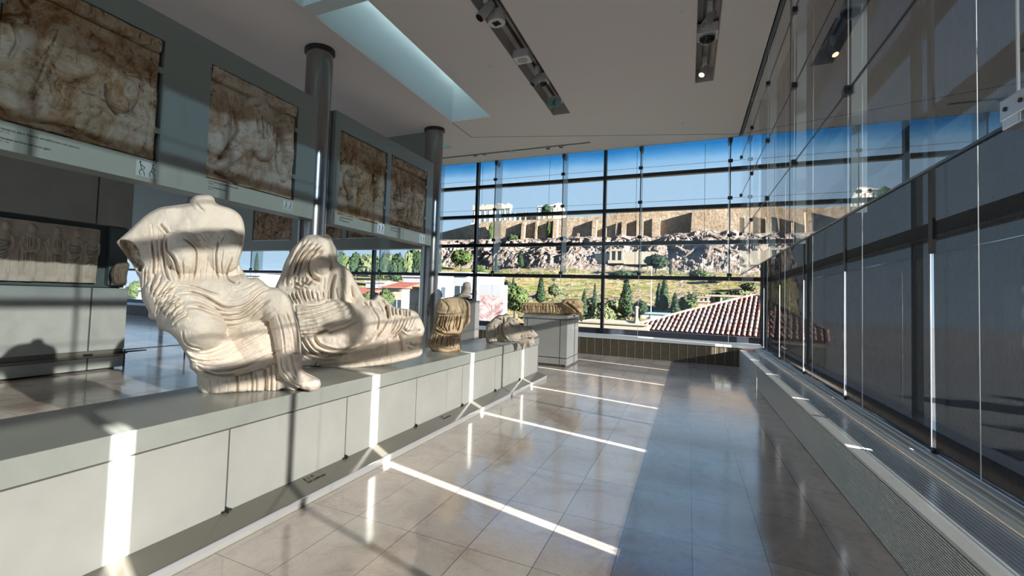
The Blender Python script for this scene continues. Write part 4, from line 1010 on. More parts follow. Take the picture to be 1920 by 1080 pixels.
L_([(709, 555), (722, 573), (727, 592), (719, 613), (700, 638)], 2.6, 10, True, 4)
L_([(565, 629), (590, 627), (617, 617)], 2.2, 10, True, 3); L_([(570, 623), (600, 620), (612, 614)], 1.3, 4)
L_([(587, 629), (598, 647), (625, 657), (645, 656), (672, 647), (700, 636)], 2.6, 9, True, 3)
L_([(566, 636), (582, 658), (604, 668), (632, 665), (655, 660)], 2.2, 7, True, 3); L_([(575, 632), (592, 656), (615, 663)], 1.5, 5, True, 2); L_([(563, 650), (576, 668), (604, 676), (640, 672)], 2.0, 6, True, 3)
F_([(735, 574), (738, 594)], [(768, 580), (768, 596)], 6, 1.4, 7, .4, .2, 31)
F_([(733, 588), (728, 610), (712, 640)], [(780, 592), (765, 622), (740, 634)], 8, 1.3, 2.6, .5, .4, 33)
L_([(757, 617), (768, 623), (788, 618)], 2.0, 7, True, 3); L_([(712, 648), (745, 628), (760, 622)], 1.4, 3)
L_([(724, 634), (726, 650), (725, 666)], 1.4, 4); L_([(748, 626), (752, 640), (754, 658)], 2.2, 7); L_([(768, 640), (776, 646), (784, 640)], 1.8, 5); L_([(765, 650), (775, 654)], 1.8, 4)
L_([(576, 690), (640, 682), (720, 668), (790, 655)], 1.4, 2.5, True); L_([(596, 676), (590, 692)], 1.2, 4); L_([(644, 660), (636, 668)], 1.6, 5); L_([(716, 560), (726, 572), (722, 580)], 2.4, 7); L_([(725, 566), (734, 576)], 2.0, 6)
r.H += fbm(r.X, r.Y, 20, 4, 23)*3.0+fbm(r.X, r.Y, 4, 2, 33)*.35
o = r.mesh('reclining_goddesses_statue', 'plaster_cast', sculpt_map(0, 0, 0, (-2.56, 3.62, 1.0), ZP), back=.85, edge=4)
tag(on_floor(o), 'headless crouching and reclining draped pair in cream plaster behind the seated statue', 'statue')

# ---- brown torso
r = Relief(798, 886, 552, 668, .75)
OUT = [(824, 561), (833, 559), (843, 557), (855, 556), (864, 558), (874, 562), (880, 568), (882, 579), (881, 604), (874, 611), (868, 622), (863, 633), (864, 646), (866, 656), (858, 661), (848, 663), (835, 663), (824, 662), (814, 659), (807, 654), (802, 647), (802, 637), (808, 626), (811, 618), (813, 608), (815, 590), (817, 575), (819, 567)]
r.outline(OUT, 26, .8)
E_ = r.ell; L_ = r.line; F_ = r.fam; C_ = r.cap
E_(846, 580, 32, 26, 0, 8, 20, 6); E_(840, 614, 28, 26, 0, 8, 18, 6); E_(830, 643, 30, 22, 0, 10, 20, 6)
L_([(815, 588), (830, 590), (850, 590), (868, 586)], 1.4, 3, True, 2); L_([(828, 563), (840, 575), (836, 588)], 1.5, 2.5); L_([(858, 562), (864, 580), (872, 596)], 1.5, 2)
F_([(820, 592), (816, 606), (818, 614)], [(866, 592), (864, 610), (856, 628)], 10, 1.3, 4, .6, .5, 5)
F_([(830, 592), (824, 610), (836, 622)], [(848, 592), (842, 612), (842, 622)], 3, 1.2, 4, .5, .1, 6)
L_([(812, 617), (822, 622), (836, 628), (850, 628), (862, 630)], 1.8, 6, True, 3)
F_([(810, 624), (806, 640), (806, 650)], [(860, 632), (858, 646), (858, 656)], 12, 1.2, 3.6, .6, .5, 7)
L_([(822, 652), (840, 656), (862, 652)], 1.3, 2); r.H += fbm(r.X, r.Y, 14, 4, 43)*3
o = r.mesh('torso_fragment', 'brown_marble', sculpt_map(0, 0, 0, (-2.52, 5.12, .9), ZP), back=.8, edge=3)
tag(on_floor(o), 'brown marble draped torso with a belted tunic, right of the reclining pair', 'statue')

# ---- horse head
r = Relief(905, 1014, 582, 662, .7)
OUT = [(911, 615), (914, 608), (919, 603), (925, 597), (931, 592.5), (938, 590), (943, 590.5), (949, 587), (954, 590), (958, 594), (964, 596), (970, 601), (974, 607), (978, 611), (986, 611), (994, 611), (998, 613), (1000, 617), (1003, 622), (1009, 628), (1007, 631), (1001, 634), (1002, 640), (1002, 646), (998, 649), (995, 652), (987, 650), (980, 657), (977, 650), (974, 645), (966, 641.5), (948, 642), (930, 641.5), (912, 641)]
r.outline(OUT, 18, .75, per=3)
E_ = r.ell; L_ = r.line; C_ = r.cap
C_([(922, 640), (924, 612), (936, 600)], 18, 15, 8, 10, 1.0, 4); E_(956, 622, 22, 22, 20, 14, 24, 4); C_([(960, 608), (978, 620), (998, 626)], 14, 8, 14, 12, .8, 5)
C_([(965, 638), (985, 636), (1000, 630)], 8, 6, 10, 10, .8, 4)
L_([(943, 594), (944, 604), (941, 616), (944, 630), (952, 640)], 1.6, 6, True, 2); L_([(928, 596), (938, 599), (944, 604)], 1.5, 4); L_([(925, 610), (928, 622), (926, 638)], 1.2, 3); L_([(934, 606), (936, 620)], 1.2, 2)
L_([(953, 606), (959, 611), (963, 610)], 1.6, 5, True, 2); L_([(960, 600), (966, 606)], 1.2, 3); L_([(966, 640), (980, 636), (996, 634)], 1.4, 5, True, 2); E_(996, 619, 3, 2.5, 0, 14, 3, 2); L_([(992, 620), (998, 622)], 1.0, 3)
r.H += fbm(r.X, r.Y, 10, 3, 53)*2
o = r.mesh('horse_head_statue', 'grey_cast', sculpt_map(0, 0, 0, (-2.32, 6.55, .8)), back=.8, edge=3)
a = np.empty(len(o.data.vertices)*3); o.data.vertices.foreach_get('co', a); a = a.reshape(-1, 3)
m_ = (a[:, 0] < -2.19) & (a[:, 1] < 7.9); a[m_, 2] = np.maximum(a[m_, 2], ZP); o.data.vertices.foreach_set('co', a.ravel()); o.data.update()
c = a.mean(0); a[:] -= (c[0], c[1], ZP); o.data.vertices.foreach_set('co', a.ravel()); o.data.update(); o.location = (c[0], c[1], ZP)
tag(o, 'grey-beige horse head cast at the far end of the long plinth', 'statue')

# ---- slab with reclining fragment on the box plinth
zb = .99
r = Relief(970, 1102, 554, 606, .8)
OUT = [(977, 571), (979, 567.5), (990, 568), (1010, 568), (1030, 567), (1050, 567.5), (1055, 563), (1062, 560.5), (1075, 560), (1086, 560.5), (1092, 565), (1095, 570), (1093, 580), (1094, 590), (1092, 601), (1089, 603), (1087, 592), (1084, 588), (1066, 590.5), (1050, 590), (1020, 589), (1000, 588), (980, 587.5), (977, 580)]
r.outline(OUT, 14, .7, per=3)
E_ = r.ell; L_ = r.line; C_ = r.cap; F_ = r.fam
C_([(988, 578), (1050, 579)], 12, 12, 8, 8, .3, 5); C_([(1062, 568), (1084, 568)], 9, 8, 12, 10, .8, 4); E_(1080, 576, 16, 14, 0, 8, 12, 4)
F_([(982, 570), (981, 586)], [(1054, 571), (1056, 588)], 16, 1.0, 1.6, .5, .5, 5); L_([(978, 570), (1010, 571), (1050, 570)], 1.2, 3, True, 2)
L_([(1062, 568), (1074, 576), (1088, 590)], 1.6, 6, True, 4); L_([(1070, 580), (1078, 586)], 1, 3)
r.H += fbm(r.X, r.Y, 9, 4, 63)*3
o = r.mesh('reclining_fragment', 'orange_marble', sculpt_map(0, 0, 0, (-2.42, 9.75, 1.1)), back=1.6, edge=3)
a = np.empty(len(o.data.vertices)*3); o.data.vertices.foreach_get('co', a); a = a.reshape(-1, 3)
m_ = (a[:, 0] < -2.04) & (a[:, 1] > 9.32); a[m_, 2] = np.maximum(a[m_, 2], .99); c = a.mean(0); a -= (c[0], c[1], .99); o.data.vertices.foreach_set('co', a.ravel()); o.data.update(); o.location = (c[0], c[1], .99)
tag(o, 'rough orange-brown marble slab fragment lying on the square pedestal', 'statue')

# ---- small bust behind
r = Relief(854, 886, 524, 560, .5)
r.outline([(857, 554.5), (861, 549), (865, 545), (867, 536), (869, 529), (874, 527), (880, 527), (883, 531), (884, 540), (882, 548), (883, 556), (870, 557), (858, 556.5)], 9, .9, per=3)
r.line([(867, 540), (872, 537)], .8, 1.5); r.line([(870, 548), (880, 549)], 1, 2); r.ell(876, 536, 7, 9, 0, 3, 5, 2)
o = r.mesh('head_fragment', 'grey_cast', sculpt_map(0, 0, 0, (bs.location[0]-.03, 9.08, hz)), back=.8, edge=2)
a = np.empty(len(o.data.vertices)*3); o.data.vertices.foreach_get('co', a); a = a.reshape(-1, 3); c = a.mean(0); mz = a[:, 2].min(); a -= (c[0], c[1], mz); o.data.vertices.foreach_set('co', a.ravel()); o.data.update(); o.location = (c[0], c[1], hz)
tag(o, 'small pale head fragment standing on the slim grey pedestal', 'statue')
# ================================================================== OUTSIDE
def outmat(name, stops, scale, rough=.9, speck=None, dist=.8, detail=8, bump=0):
    m, nt, b = newmat(name)
    if bump:
        bp = N(nt, 'ShaderNodeBump'); bp.inputs['Strength'].default_value = 1; bp.inputs['Distance'].default_value = bump
        nt.links.new(noise_tex(nt, .8, 8, .7, dist=.5), bp.inputs['Height']); nt.links.new(bp.outputs[0], b.inputs['Normal'])
    f = noise_tex(nt, scale, detail, .65, dist=dist); c = ramp(nt, f, [(p_, [q_*.80 for q_ in c_]) for p_, c_ in stops])
    if speck:
        f2 = noise_tex(nt, speck[0], 6, .7, dist=1); g = ramp(nt, f2, ((speck[1], speck[2]), (speck[1]+speck[3], (1, 1, 1))))
        mx = N(nt, 'ShaderNodeMixRGB', blend_type='MULTIPLY'); mx.inputs[0].default_value = 1
        nt.links.new(c, mx.inputs[1]); nt.links.new(g, mx.inputs[2]); c = mx.outputs[0]
    nt.links.new(c, b.inputs['Base Color']); b.inputs['Roughness'].default_value = rough; b.inputs['Specular IOR Level'].default_value = .1
    return m
outmat('hill_grass', ((.33, (.070, .085, .028)), (.43, (.145, .160, .045)), (.49, (.230, .210, .070)), (.54, (.29, .20, .12)), (.60, (.25, .22, .09)), (.70, (.34, .29, .22))), .075, speck=(.5, .44, (.42, .48, .32), .10), bump=.8)
outmat('cliff_rock', ((.3, (.16, .135, .115)), (.45, (.24, .20, .17)), (.6, (.29, .25, .22)), (.75, (.27, .19, .145))), .10, speck=(.5, .44, (.50, .42, .40), .10), bump=1.6)
outmat('fortress_masonry', bump=.35, stops=((.3, (.20, .145, .095)), (.5, (.26, .20, .14)), (.7, (.31, .25, .185))), scale=.14, speck=(.9, .42, (.66, .60, .56), .12))
outmat('pale_masonry', ((.3, (.24, .20, .15)), (.7, (.32, .28, .22))), .2)
outmat('temple_marble', ((.3, (.30, .26, .21)), (.7, (.42, .38, .32))), .3)
outmat('cypress_green', ((.3, (.010, .020, .010)), (.6, (.022, .040, .018)), (.8, (.040, .062, .026))), .9)
outmat('leaf_green', ((.3, (.022, .036, .012)), (.6, (.050, .072, .024)), (.8, (.085, .105, .040))), .5)
outmat('olive_green', ((.3, (.045, .055, .028)), (.6, (.085, .10, .05)), (.8, (.13, .14, .075))), .5)
outmat('bark', ((.3, (.05, .04, .03)), (.7, (.09, .07, .05))), 1)
outmat('white_render', ((.3, (.24, .255, .265)), (.7, (.29, .30, .31))), .1)
outmat('cream_render', ((.3, (.26, .24, .18)), (.7, (.31, .28, .22))), .1)
outmat('red_roof', ((.3, (.17, .05, .03)), (.7, (.24, .08, .05))), .5)
plain('window_dark', (.02, .03, .04), .2)
plain('pole_white', (.45, .45, .45), .5)
plain('asphalt', (.07, .075, .08), .9, var=.2, vscale=.2)
plain('blue_sheet', (.14, .22, .30), .3)
def tile_mat():
    m, nt, b = newmat('clay_tiles')
    f = noise_tex(nt, 3.5, 3, .6); f2 = noise_tex(nt, 14, 5, .7)
    c = ramp(nt, f, ((.34, (.25, .05, .03)), (.45, (.30, .13, .085)), (.55, (.31, .19, .14)), (.66, (.34, .26, .21))))
    g = ramp(nt, f2, ((.3, (.6, .6, .6)), (.6, (1, 1, 1))))
    mx = N(nt, 'ShaderNodeMixRGB', blend_type='MULTIPLY'); mx.inputs[0].default_value = 1
    nt.links.new(c, mx.inputs[1]); nt.links.new(g, mx.inputs[2]); nt.links.new(mx.outputs[0], b.inputs['Base Color']); b.inputs['Roughness'].default_value = .8
tile_mat()
outmat('poster_print', ((.30, (.13, .045, .04)), (.42, (.24, .15, .145)), (.52, (.36, .28, .275)), (.62, (.46, .40, .40)), (.72, (.30, .19, .185))), 1.1, dist=2.2, detail=4)

def sstep(a, b, x):
    t = min(max((x-a)/(b-a), 0), 1); return t*t*(3-2*t)
KY = [13, 60, 90, 130, 170, 205, 240, 420]; KZ = [-9, -7, -4.3, 1.8, 8.2, 14.0, 15.5, 15]
def gz(x, y):
    z = float(np.interp(y, KY, KZ)); k = sstep(-330, -140, x)*(1-.75*sstep(60, 170, x)); z = -8+(z+8)*(.25+.75*k)
    z = -8+(z+8)*(1-sstep(30, 46, x)); k = sstep(.14*y+2.5, .14*y+6, x)
    z = z*(1-k)-9.5*k
    amp = sstep(50, 100, y)*(1-k)
    z += amp*(mnoise.noise(Vector((x*.03, y*.03, 0)))*1.6+mnoise.noise(Vector((x*.12, y*.12, 3)))*.5)
    return z
def ghit(px, py, ymax=236):
    d = ray(px, py); d = d/d[1]; y = 14.0
    while y < ymax:
        p = EYE+d*y
        if p[2] <= gz(p[0], y): return p
        y *= 1.006
    return EYE+d*ymax
xs_ = [-420+6*i for i in range(int(330/6))]+[-90+2.6*i for i in range(84)]+[130+8*i for i in range(22)]
ys_ = [y for y in np.concatenate([np.arange(13.2, 60, 4), np.arange(60, 245, 2.2), np.arange(250, 430, 12)])]
V = [(x, y, gz(x, y)) for x in xs_ for y in ys_]; ny = len(ys_)
Fc = [(i*ny+j, (i+1)*ny+j, (i+1)*ny+j+1, i*ny+j+1) for i in range(len(xs_)-1) for j in range(ny-1)]
hill = MB().add(V, Fc).build('hillside', 'hill_grass', smooth=True); hill['kind'] = 'structure'
g2 = MB(); g2.add([(2, -60, -8.3), (420, -60, -8.3), (420, 13.3, -8.3), (2, 13.3, -8.3)], [(0, 1, 2, 3)]); g2.add([(2, 13.3, -8.3), (420, 13.3, -8.3), (420, 420, -8.3), (2, 420, -8.3)], [(0, 1, 2, 3)]).build('street_ground', 'asphalt')['kind'] = 'structure'
# ---- rock cliff
def atx(px, Y): return ony(px, 450, Y)[0]
cx0, cx1 = atx(800, 236), 36.0
nu, nv = 420, 46; V = []
for i in range(nu+1):
    for j in range(nv+1):
        u = i/nu; v = j/nv; x = cx0+(cx1-cx0)*u; yb = 206+6*math.sin(u*9)+4*mnoise.noise(Vector((x*.03, 0, 7)))
        # bulging buttress of rock on the right
        bul = math.exp(-((x-ony(1340, 480, 215)[0])/16)**2)
        yb -= 7*bul
        y = yb+(238-yb)*(v**1.15); z = gz(x, yb)-1.5+(31.5+1.8*bul-gz(x, yb)+1.5)*(1-(1-v)**1.7)
        p = Vector((x*.085, y*.085, z*.085)); n = mnoise.fractal(p, .65, 2.2, 7)
        n2 = abs(mnoise.noise(p*2.7))+.4*abs(mnoise.noise(p*6.1))+.18*abs(mnoise.noise(p*13)); e_ = math.sin(PI*min(v*1.02, 1))
        y2 = y-(n*3.6-n2*4.2+1.5)*e_; z2 = z+(mnoise.noise(p*1.9+Vector((5, 1, 2)))*3.0)*e_
        V.append((x+mnoise.noise(p*2+Vector((9, 9, 9)))*2.2*e_, y2, min(z2, 33.5)))
Fc = [(i*(nv+1)+j, (i+1)*(nv+1)+j, (i+1)*(nv+1)+j+1, i*(nv+1)+j+1) for i in range(nu) for j in range(nv)]
cl = MB().add(V, Fc).build('rock_cliff', 'cliff_rock'); cl['kind'] = 'structure'
# ---- fortress wall
fw = thing('fortress_wall', 'long brown stone retaining wall with buttresses on top of the rock', 'wall', (atx(1100, 236), 236, 28))
fo = Vector(fw.location)
def F3(x, y, z): return (x-fo.x, y-fo.y, z-fo.z)
A0 = ony(897, 419, 236); top = ony(1200, 398, 236)[2]
xw1 = 34
tops = [(897, 417), (955, 413), (1010, 411), (1060, 408), (1110, 405), (1140, 402), (1160, 400), (1213, 396), (1297, 394), (1345, 391)]
pts = [(ony(a, b, 236)[0], ony(a, b, 236)[2]) for a, b in tops]+[(xw1, ony(1345, 391, 236)[2])]
rng = random.Random(4); PT = []
for (xa, za), (xb, zb_) in zip(pts, pts[1:]):
    n = max(2, int((xb-xa)/2))
    for k in range(n): PT.append((xa+(xb-xa)*k/n, za+(zb_-za)*k/n+rng.uniform(-.35, .35)))
PT.append(pts[-1])
V = []; Fc = []
for x, z in PT: V += [F3(x, 234.6, 25), F3(x, 236.4, z-.5), F3(x, 236.6, z), F3(x, 239, z), F3(x, 239, 25)]
for i in range(len(PT)-1):
    for j in range(4): Fc.append((i*5+j, (i+1)*5+j, (i+1)*5+j+1, i*5+j+1))
MB().add(V, Fc).build('curtain_wall', 'fortress_masonry', fw)
B1 = ony(812, 440, 262); zt0 = PT[0][1]
MB().add([F3(PT[0][0], 234.6, 22), F3(PT[0][0], 236.5, zt0), F3(B1[0], 262, B1[2]), F3(B1[0], 260, 18), F3(PT[0][0], 240, zt0), F3(B1[0], 266, B1[2])], [(0, 1, 2, 3), (1, 4, 5, 2)]).build('west_wing', 'fortress_masonry', fw)
def buttress(pxc, wpx, pytop, prot, pybot=456, mat='fortress_masonry'):
    xc = atx(pxc, 235); hw = wpx*235/F_PX*.62; zt = ony(pxc, pytop, 235)[2]
    m = MB(); m.add([F3(xc-hw, 235-prot, 26), F3(xc+hw, 235-prot, 26), F3(xc+hw, 237, 26), F3(xc-hw, 237, 26), F3(xc-hw, 235-prot*.45, zt), F3(xc+hw, 235-prot*.45, zt), F3(xc+hw, 237, zt+.8), F3(xc-hw, 237, zt+.8)],
      [(0, 3, 2, 1), (4, 5, 6, 7), (0, 1, 5, 4), (1, 2, 6, 5), (2, 3, 7, 6), (3, 0, 4, 7)]); m.build('buttress', mat, fw)
for a in ((982, 5, 418, 3.2), (1006, 3, 416, 2.2), (1042, 6, 414, 3.4), (1085, 3.5, 438, 2.4), (1115, 6, 414, 3.6), (1135.5, 2.5, 428, 1.8), (1157, 3.5, 420, 2.2), (1170, 6, 417, 3.2), (1200, 9, 414, 3.2), (1230, 10, 411, 3.4)): buttress(*a)
xa = atx(1297, 232.5); zt = ony(1297, 395, 232.5)[2]
MB().add([F3(xa-.8, 231.0, 25), F3(xw1, 231.0, 25), F3(xw1, 232.6, zt+1.5), F3(xa, 232.6, zt), F3(xa-.8, 237, 25), F3(xa, 237, zt), F3(xw1, 237, zt+1.5)], [(0, 1, 2, 3), (0, 3, 5, 4), (3, 2, 6, 5)]).build('bastion', 'fortress_masonry', fw)
pz = top-1.2
pm = MB(); pm.box(A0[0]+2, xw1, 238, 330, 20, pz); pb = pm.build('summit_plateau', 'cliff_rock'); pb['kind'] = 'structure'
# ---- temple
TY = 268
def tz_(px, py, Y=TY): return ony(px, py, Y)[2]
def tx_(px, Y=TY): return ony(px, 400, Y)[0]
tb = thing('ruined_temple', 'white ruined colonnaded temple on the summit of the rock', 'temple', (tx_(970), TY, pz))
to = Vector(tb.location)
def T3(x0, x1, y0, y1, z0, z1): return (x0-to.x, x1-to.x, y0-to.y, y1-to.y, z0-to.z, z1-to.z)
zb0 = pz-.1; zbase = tz_(930, 416); zc0 = tz_(930, 392); ze = tz_(930, 385)
MB().box(*T3(tx_(884), tx_(1042), TY, TY+28, zb0, zbase)).box(*T3(tx_(884)-1, tx_(1042)+1, TY-1, TY+29, zb0, (zb0+zbase)/2)).build('stepped_base', 'temple_marble', tb)
def tcol(px, pt, yy=TY+1.2, r=.95):
    x = tx_(px, yy); z1 = tz_(px, pt, yy); m = MB(); m.lathe((x-to.x, yy-to.y, zbase-to.z), [(r, 0), (r*.8, (z1-zbase)*.9), (r*1.25, (z1-zbase)*.95), (r*1.25, z1-zbase)], 12); m.build('column', 'temple_marble', tb, smooth='auto')
for k in range(8): tcol(890+k*9.4, 392)
for k in range(4): tcol(1010+k*9.3, 391)
for px, pt in ((965, 400), (975, 404), (986, 398), (997, 403)): tcol(px, pt, TY+3, .8)
for k in range(4): tcol(893+k*14, 393, TY+26)
for k in range(5):
    yy = TY+2+k*5.6; x = tx_(1040); m = MB(); m.lathe((x-to.x, yy-to.y, zbase-to.z), [(.95, 0), (.8, (zc0-zbase)*.9), (1.2, (zc0-zbase)*.95), (1.2, zc0-zbase)], 12); m.build('column', 'temple_marble', tb, smooth='auto')
ent = MB(); ent.box(*T3(tx_(886), tx_(958), TY, TY+2.4, zc0, ze))
xk = tx_(886)
rr = random.Random(3)
while xk < tx_(956): w = rr.uniform(1, 2.2); ent.box(*T3(xk, xk+w*.7, TY+.2, TY+2.2, ze, ze+rr.uniform(.3, 1.3))); xk += w*1.2
ent.build('entablature', 'temple_marble', tb)
e2 = tz_(1030, 385); MB().box(*T3(tx_(1008), tx_(1041), TY, TY+2.4, zc0, e2)).box(*T3(tx_(1038), tx_(1041), TY, TY+28, zc0, e2)).build('entablature', 'temple_marble', tb)
xg = tx_(1041)
MB().poly([(xg-to.x, 0, e2-to.z), (xg-to.x, 28, e2-to.z), (xg-to.x, 15, e2-to.z+4.2)], (-2.5, 0, 0)).build('pediment', 'temple_marble', tb, fixn=True)
MB().box(*T3(tx_(963), tx_(1006), TY+6, TY+8, zbase-.5, tz_(985, 403, TY+6))).box(*T3(tx_(1014), tx_(1036), TY+7, TY+24, zbase-.5, tz_(1025, 396, TY+7))).build('inner_wall', 'temple_marble', tb)
# ---- monument in the cliff
q = ony(1155, 478, 204); qz0 = ony(1155, 488, 204)[2]; qz1 = ony(1155, 467, 204)[2]; xa = ony(1143, 478, 204)[0]; xb = ony(1168.5, 478, 204)[0]
mo = thing('cliff_monument', 'white pillared doorway monument set into the rock face', 'monument', ((xa+xb)/2, 204, qz0)); hw = (xb-xa)/2; hh = qz1-qz0
for x in (-hw, -.35, hw-.7): MB().box(x, x+.75, 0, 1.2, -.5, hh-.8).build('pillar', 'pale_masonry', mo)
MB().box(-hw, hw+.05, -.1, 1.2, hh-.8, hh).build('lintel', 'pale_masonry', mo); MB().box(-hw-.5, hw+.5, -.3, 1.2, -1.2, 0).build('sill', 'pale_masonry', mo)
MB().box(-hw-.1, hw+.1, .8, 6, -.4, hh-.2).build('dark_opening', 'window_dark', mo)
MB().box(hw, hw+11, 1.0, 7, -1.5, hh-1.0).box(-hw-6, -hw, 1.6, 7, -1.5, hh-1.6).build('side_wall', 'pale_masonry', mo)

# ---- loose stones on the slope
rng = random.Random(77); rb = MB()
for i in range(2600):
    px = rng.uniform(940, 1424); py = rng.choice([rng.gauss(508, 5), rng.gauss(512, 10), rng.gauss(570, 12), rng.uniform(505, 600)])
    if py > 612 or py < 490: continue
    if px > 1300 and py < 520 and rng.random() < .4: px = rng.uniform(1390, 1424)
    q = ghit(px, py); s_ = rng.uniform(.15, .55)*(1 if rng.random() < .9 else 2)
    if q[1] > 214: continue
    V = [(q[0]+dx*s_*rng.uniform(.6, 1.2), q[1]+dy*s_*rng.uniform(.6, 1.2), q[2]+dz*s_*rng.uniform(.5, 1)) for dx, dy, dz in ((-1, -1, -.4), (1, -1, -.4), (1, 1, -.4), (-1, 1, -.4), (-.6, -.6, .7), (.6, -.6, .8), (.6, .6, .7), (-.6, .6, .8))]
    rb.add(V, [(4, 5, 6, 7), (0, 1, 5, 4), (1, 2, 6, 5), (2, 3, 7, 6), (3, 0, 4, 7)])
ro = rb.build('slope_rubble', 'cliff_rock'); tag(ro, 'pale loose stones scattered over the grassy slope', 'rubble', kind='stuff')

# ---- vegetation
def tufts(mb, pts, nrm, size, rng):
    V = []; Fc = []
    for p, n in zip(pts, nrm):
        a = Vector((rng.uniform(-1, 1), rng.uniform(-1, 1), rng.uniform(-1, 1))).normalized(); b = a.cross(Vector(n))
        if b.length < .1: continue
        b.normalize(); s = size*rng.uniform(.6, 1.3); k = len(V); p = Vector(p)
        V += [p-a*s, p+b*s*.5, p+a*s, p-b*s*.5]; Fc.append((k, k+1, k+2, k+3))
    mb.add(V, Fc)
def blob(mb, c, rx, rz, seed, n=14, m=20, amp=.28, tuft=260, ts=.12, prof=None):
    rng = random.Random(seed); V = []; Fc = []; off = Vector((seed*3.1, seed*1.7, 0))
    for j in range(n+1):
        v = j/n
        if prof: r0, h = prof(v); 
        else: r0, h = math.sin(PI*v), -math.cos(PI*v)
        for i in range(m):
            t = 2*PI*i/m; d = Vector((math.cos(t)*r0, math.sin(t)*r0, h)); k = 1+amp*mnoise.noise(d*2.3+off)*1.6+amp*.5*mnoise.noise(d*6+off)
            kk = k if (prof is None) else k
            V.append((c[0]+d.x*rx*kk, c[1]+d.y*rx*kk, c[2]+h*rz*(1 if prof else kk)))
    for j in range(n):
        for i in range(m): Fc.append((j*m+i, j*m+(i+1) % m, (j+1)*m+(i+1) % m, (j+1)*m+i))
    mb.add(V, Fc); P = []; Q = []
    for _ in range(tuft):
        f = Fc[rng.randrange(len(Fc))]; a, b = V[f[0]], V[f[2]]; w = rng.random(); p = Vector(a)*(1-w)+Vector(b)*w; nn = (p-Vector(c)).normalized(); P.append(p+nn*rng.uniform(0, ts)*rx); Q.append(nn)
    tufts(mb, P, Q, ts*rx, rng)
def cyp_prof(v):
    h = v; r = (min(1, v*7)**.7)*(1-v)**.62*(1+.0*v); return r, h
def cypress(px, pb, pt, wpx, label, seed, Y=None, grp=None):
    p = ghit(px, pb) if Y is None else ony(px, pb, Y)
    dep = (p-EYE)@AF; h = (pb-pt)*dep/F_PX; w = wpx*dep/F_PX/2*1.15
    t = thing('cypress_tree', label, 'tree', tuple(p), 0, grp)
    m = MB(); blob(m, (0, 0, h*.08), w, h*.92, seed, 22, 16, .22, 500, .22, cyp_prof); m.build('foliage', 'cypress_green', t)
    MB().tube((0, 0, -.5), (0, 0, h*.3), w*.12, n=8).build('trunk', 'bark', t, smooth=True); return t
def bush(px, pb, pt, wpx, label, seed, mat='leaf_green', nb=4, trunk=False, name=None, Y=None, grp=None, cat=None):
    p = ghit(px, pb) if Y is None else ony(px, pb, Y)
    dep = (p-EYE)@AF; h = (pb-pt)*dep/F_PX; w = wpx*dep/F_PX/2
    t = thing(name or ('tree' if trunk else 'bush'), label, cat or ('tree' if trunk else 'bush'), tuple(p), 0, grp); rng = random.Random(seed); m = MB()
    z0 = h*.35 if trunk else 0
    for k in range(nb):
        a = rng.uniform(0, 2*PI); rr_ = rng.uniform(.1, .5)*w; s = rng.uniform(.5, .7)
        blob(m, (math.cos(a)*rr_, math.sin(a)*rr_, z0+(h-z0)*rng.uniform(.35, .6)), w*s, (h-z0)*rng.uniform(.35, .42), seed*10+k, 12, 16, .3, 260, .2)
    blob(m, (0, 0, z0+(h-z0)*.5), w*.85, (h-z0)*.48, seed*10+9, 12, 16, .3, 320, .18)
    m.build('foliage', mat, t); MB().tube((0, 0, -.5), (0, 0, max(z0, h*.3)+.3), w*.08, n=8).build('trunk', 'bark', t, smooth=True); return t
for i, a in enumerate(((976, 504, 470, 11, 'dark cypress against the rock left of centre'), (1017, 482, 457, 6, 'thin dark cypress halfway up the rock below the wall'), (1257, 518, 490, 5, 'slim cypress beside the round pine'),
    (1013, 572, 519, 17, 'pointed cypress directly above the square pedestal'), (1094, 604, 545, 14, 'cypress right of the square pedestal, left one of a close pair'), (1114, 600, 531, 10, 'tall thin cypress right of the square pedestal, right one of a pair'),
    (1173, 601, 522, 24, 'tallest ragged cypress right of the thick window mullion'), (1235, 582, 531, 12, 'left one of the two touching cypresses near the white lamp post'), (1245, 588, 519, 16, 'right and taller one of the two touching cypresses near the lamp post'),
    (1265, 592, 550, 15, 'short cypress standing left of the chimney'), (895+35, 512, 480, 6, 'slim cypress near the thick mullion on the left slope'), (962, 540, 520, 6, 'tiny distant cypress on the left of the grass slope'),
    (698, 505, 480, 4, 'tiny cypress spire on the skyline behind the reclining figure'), (480, 512, 474, 9, 'small cypress seen in the gap between the two statues'))):
    cypress(*a, seed=20+i)
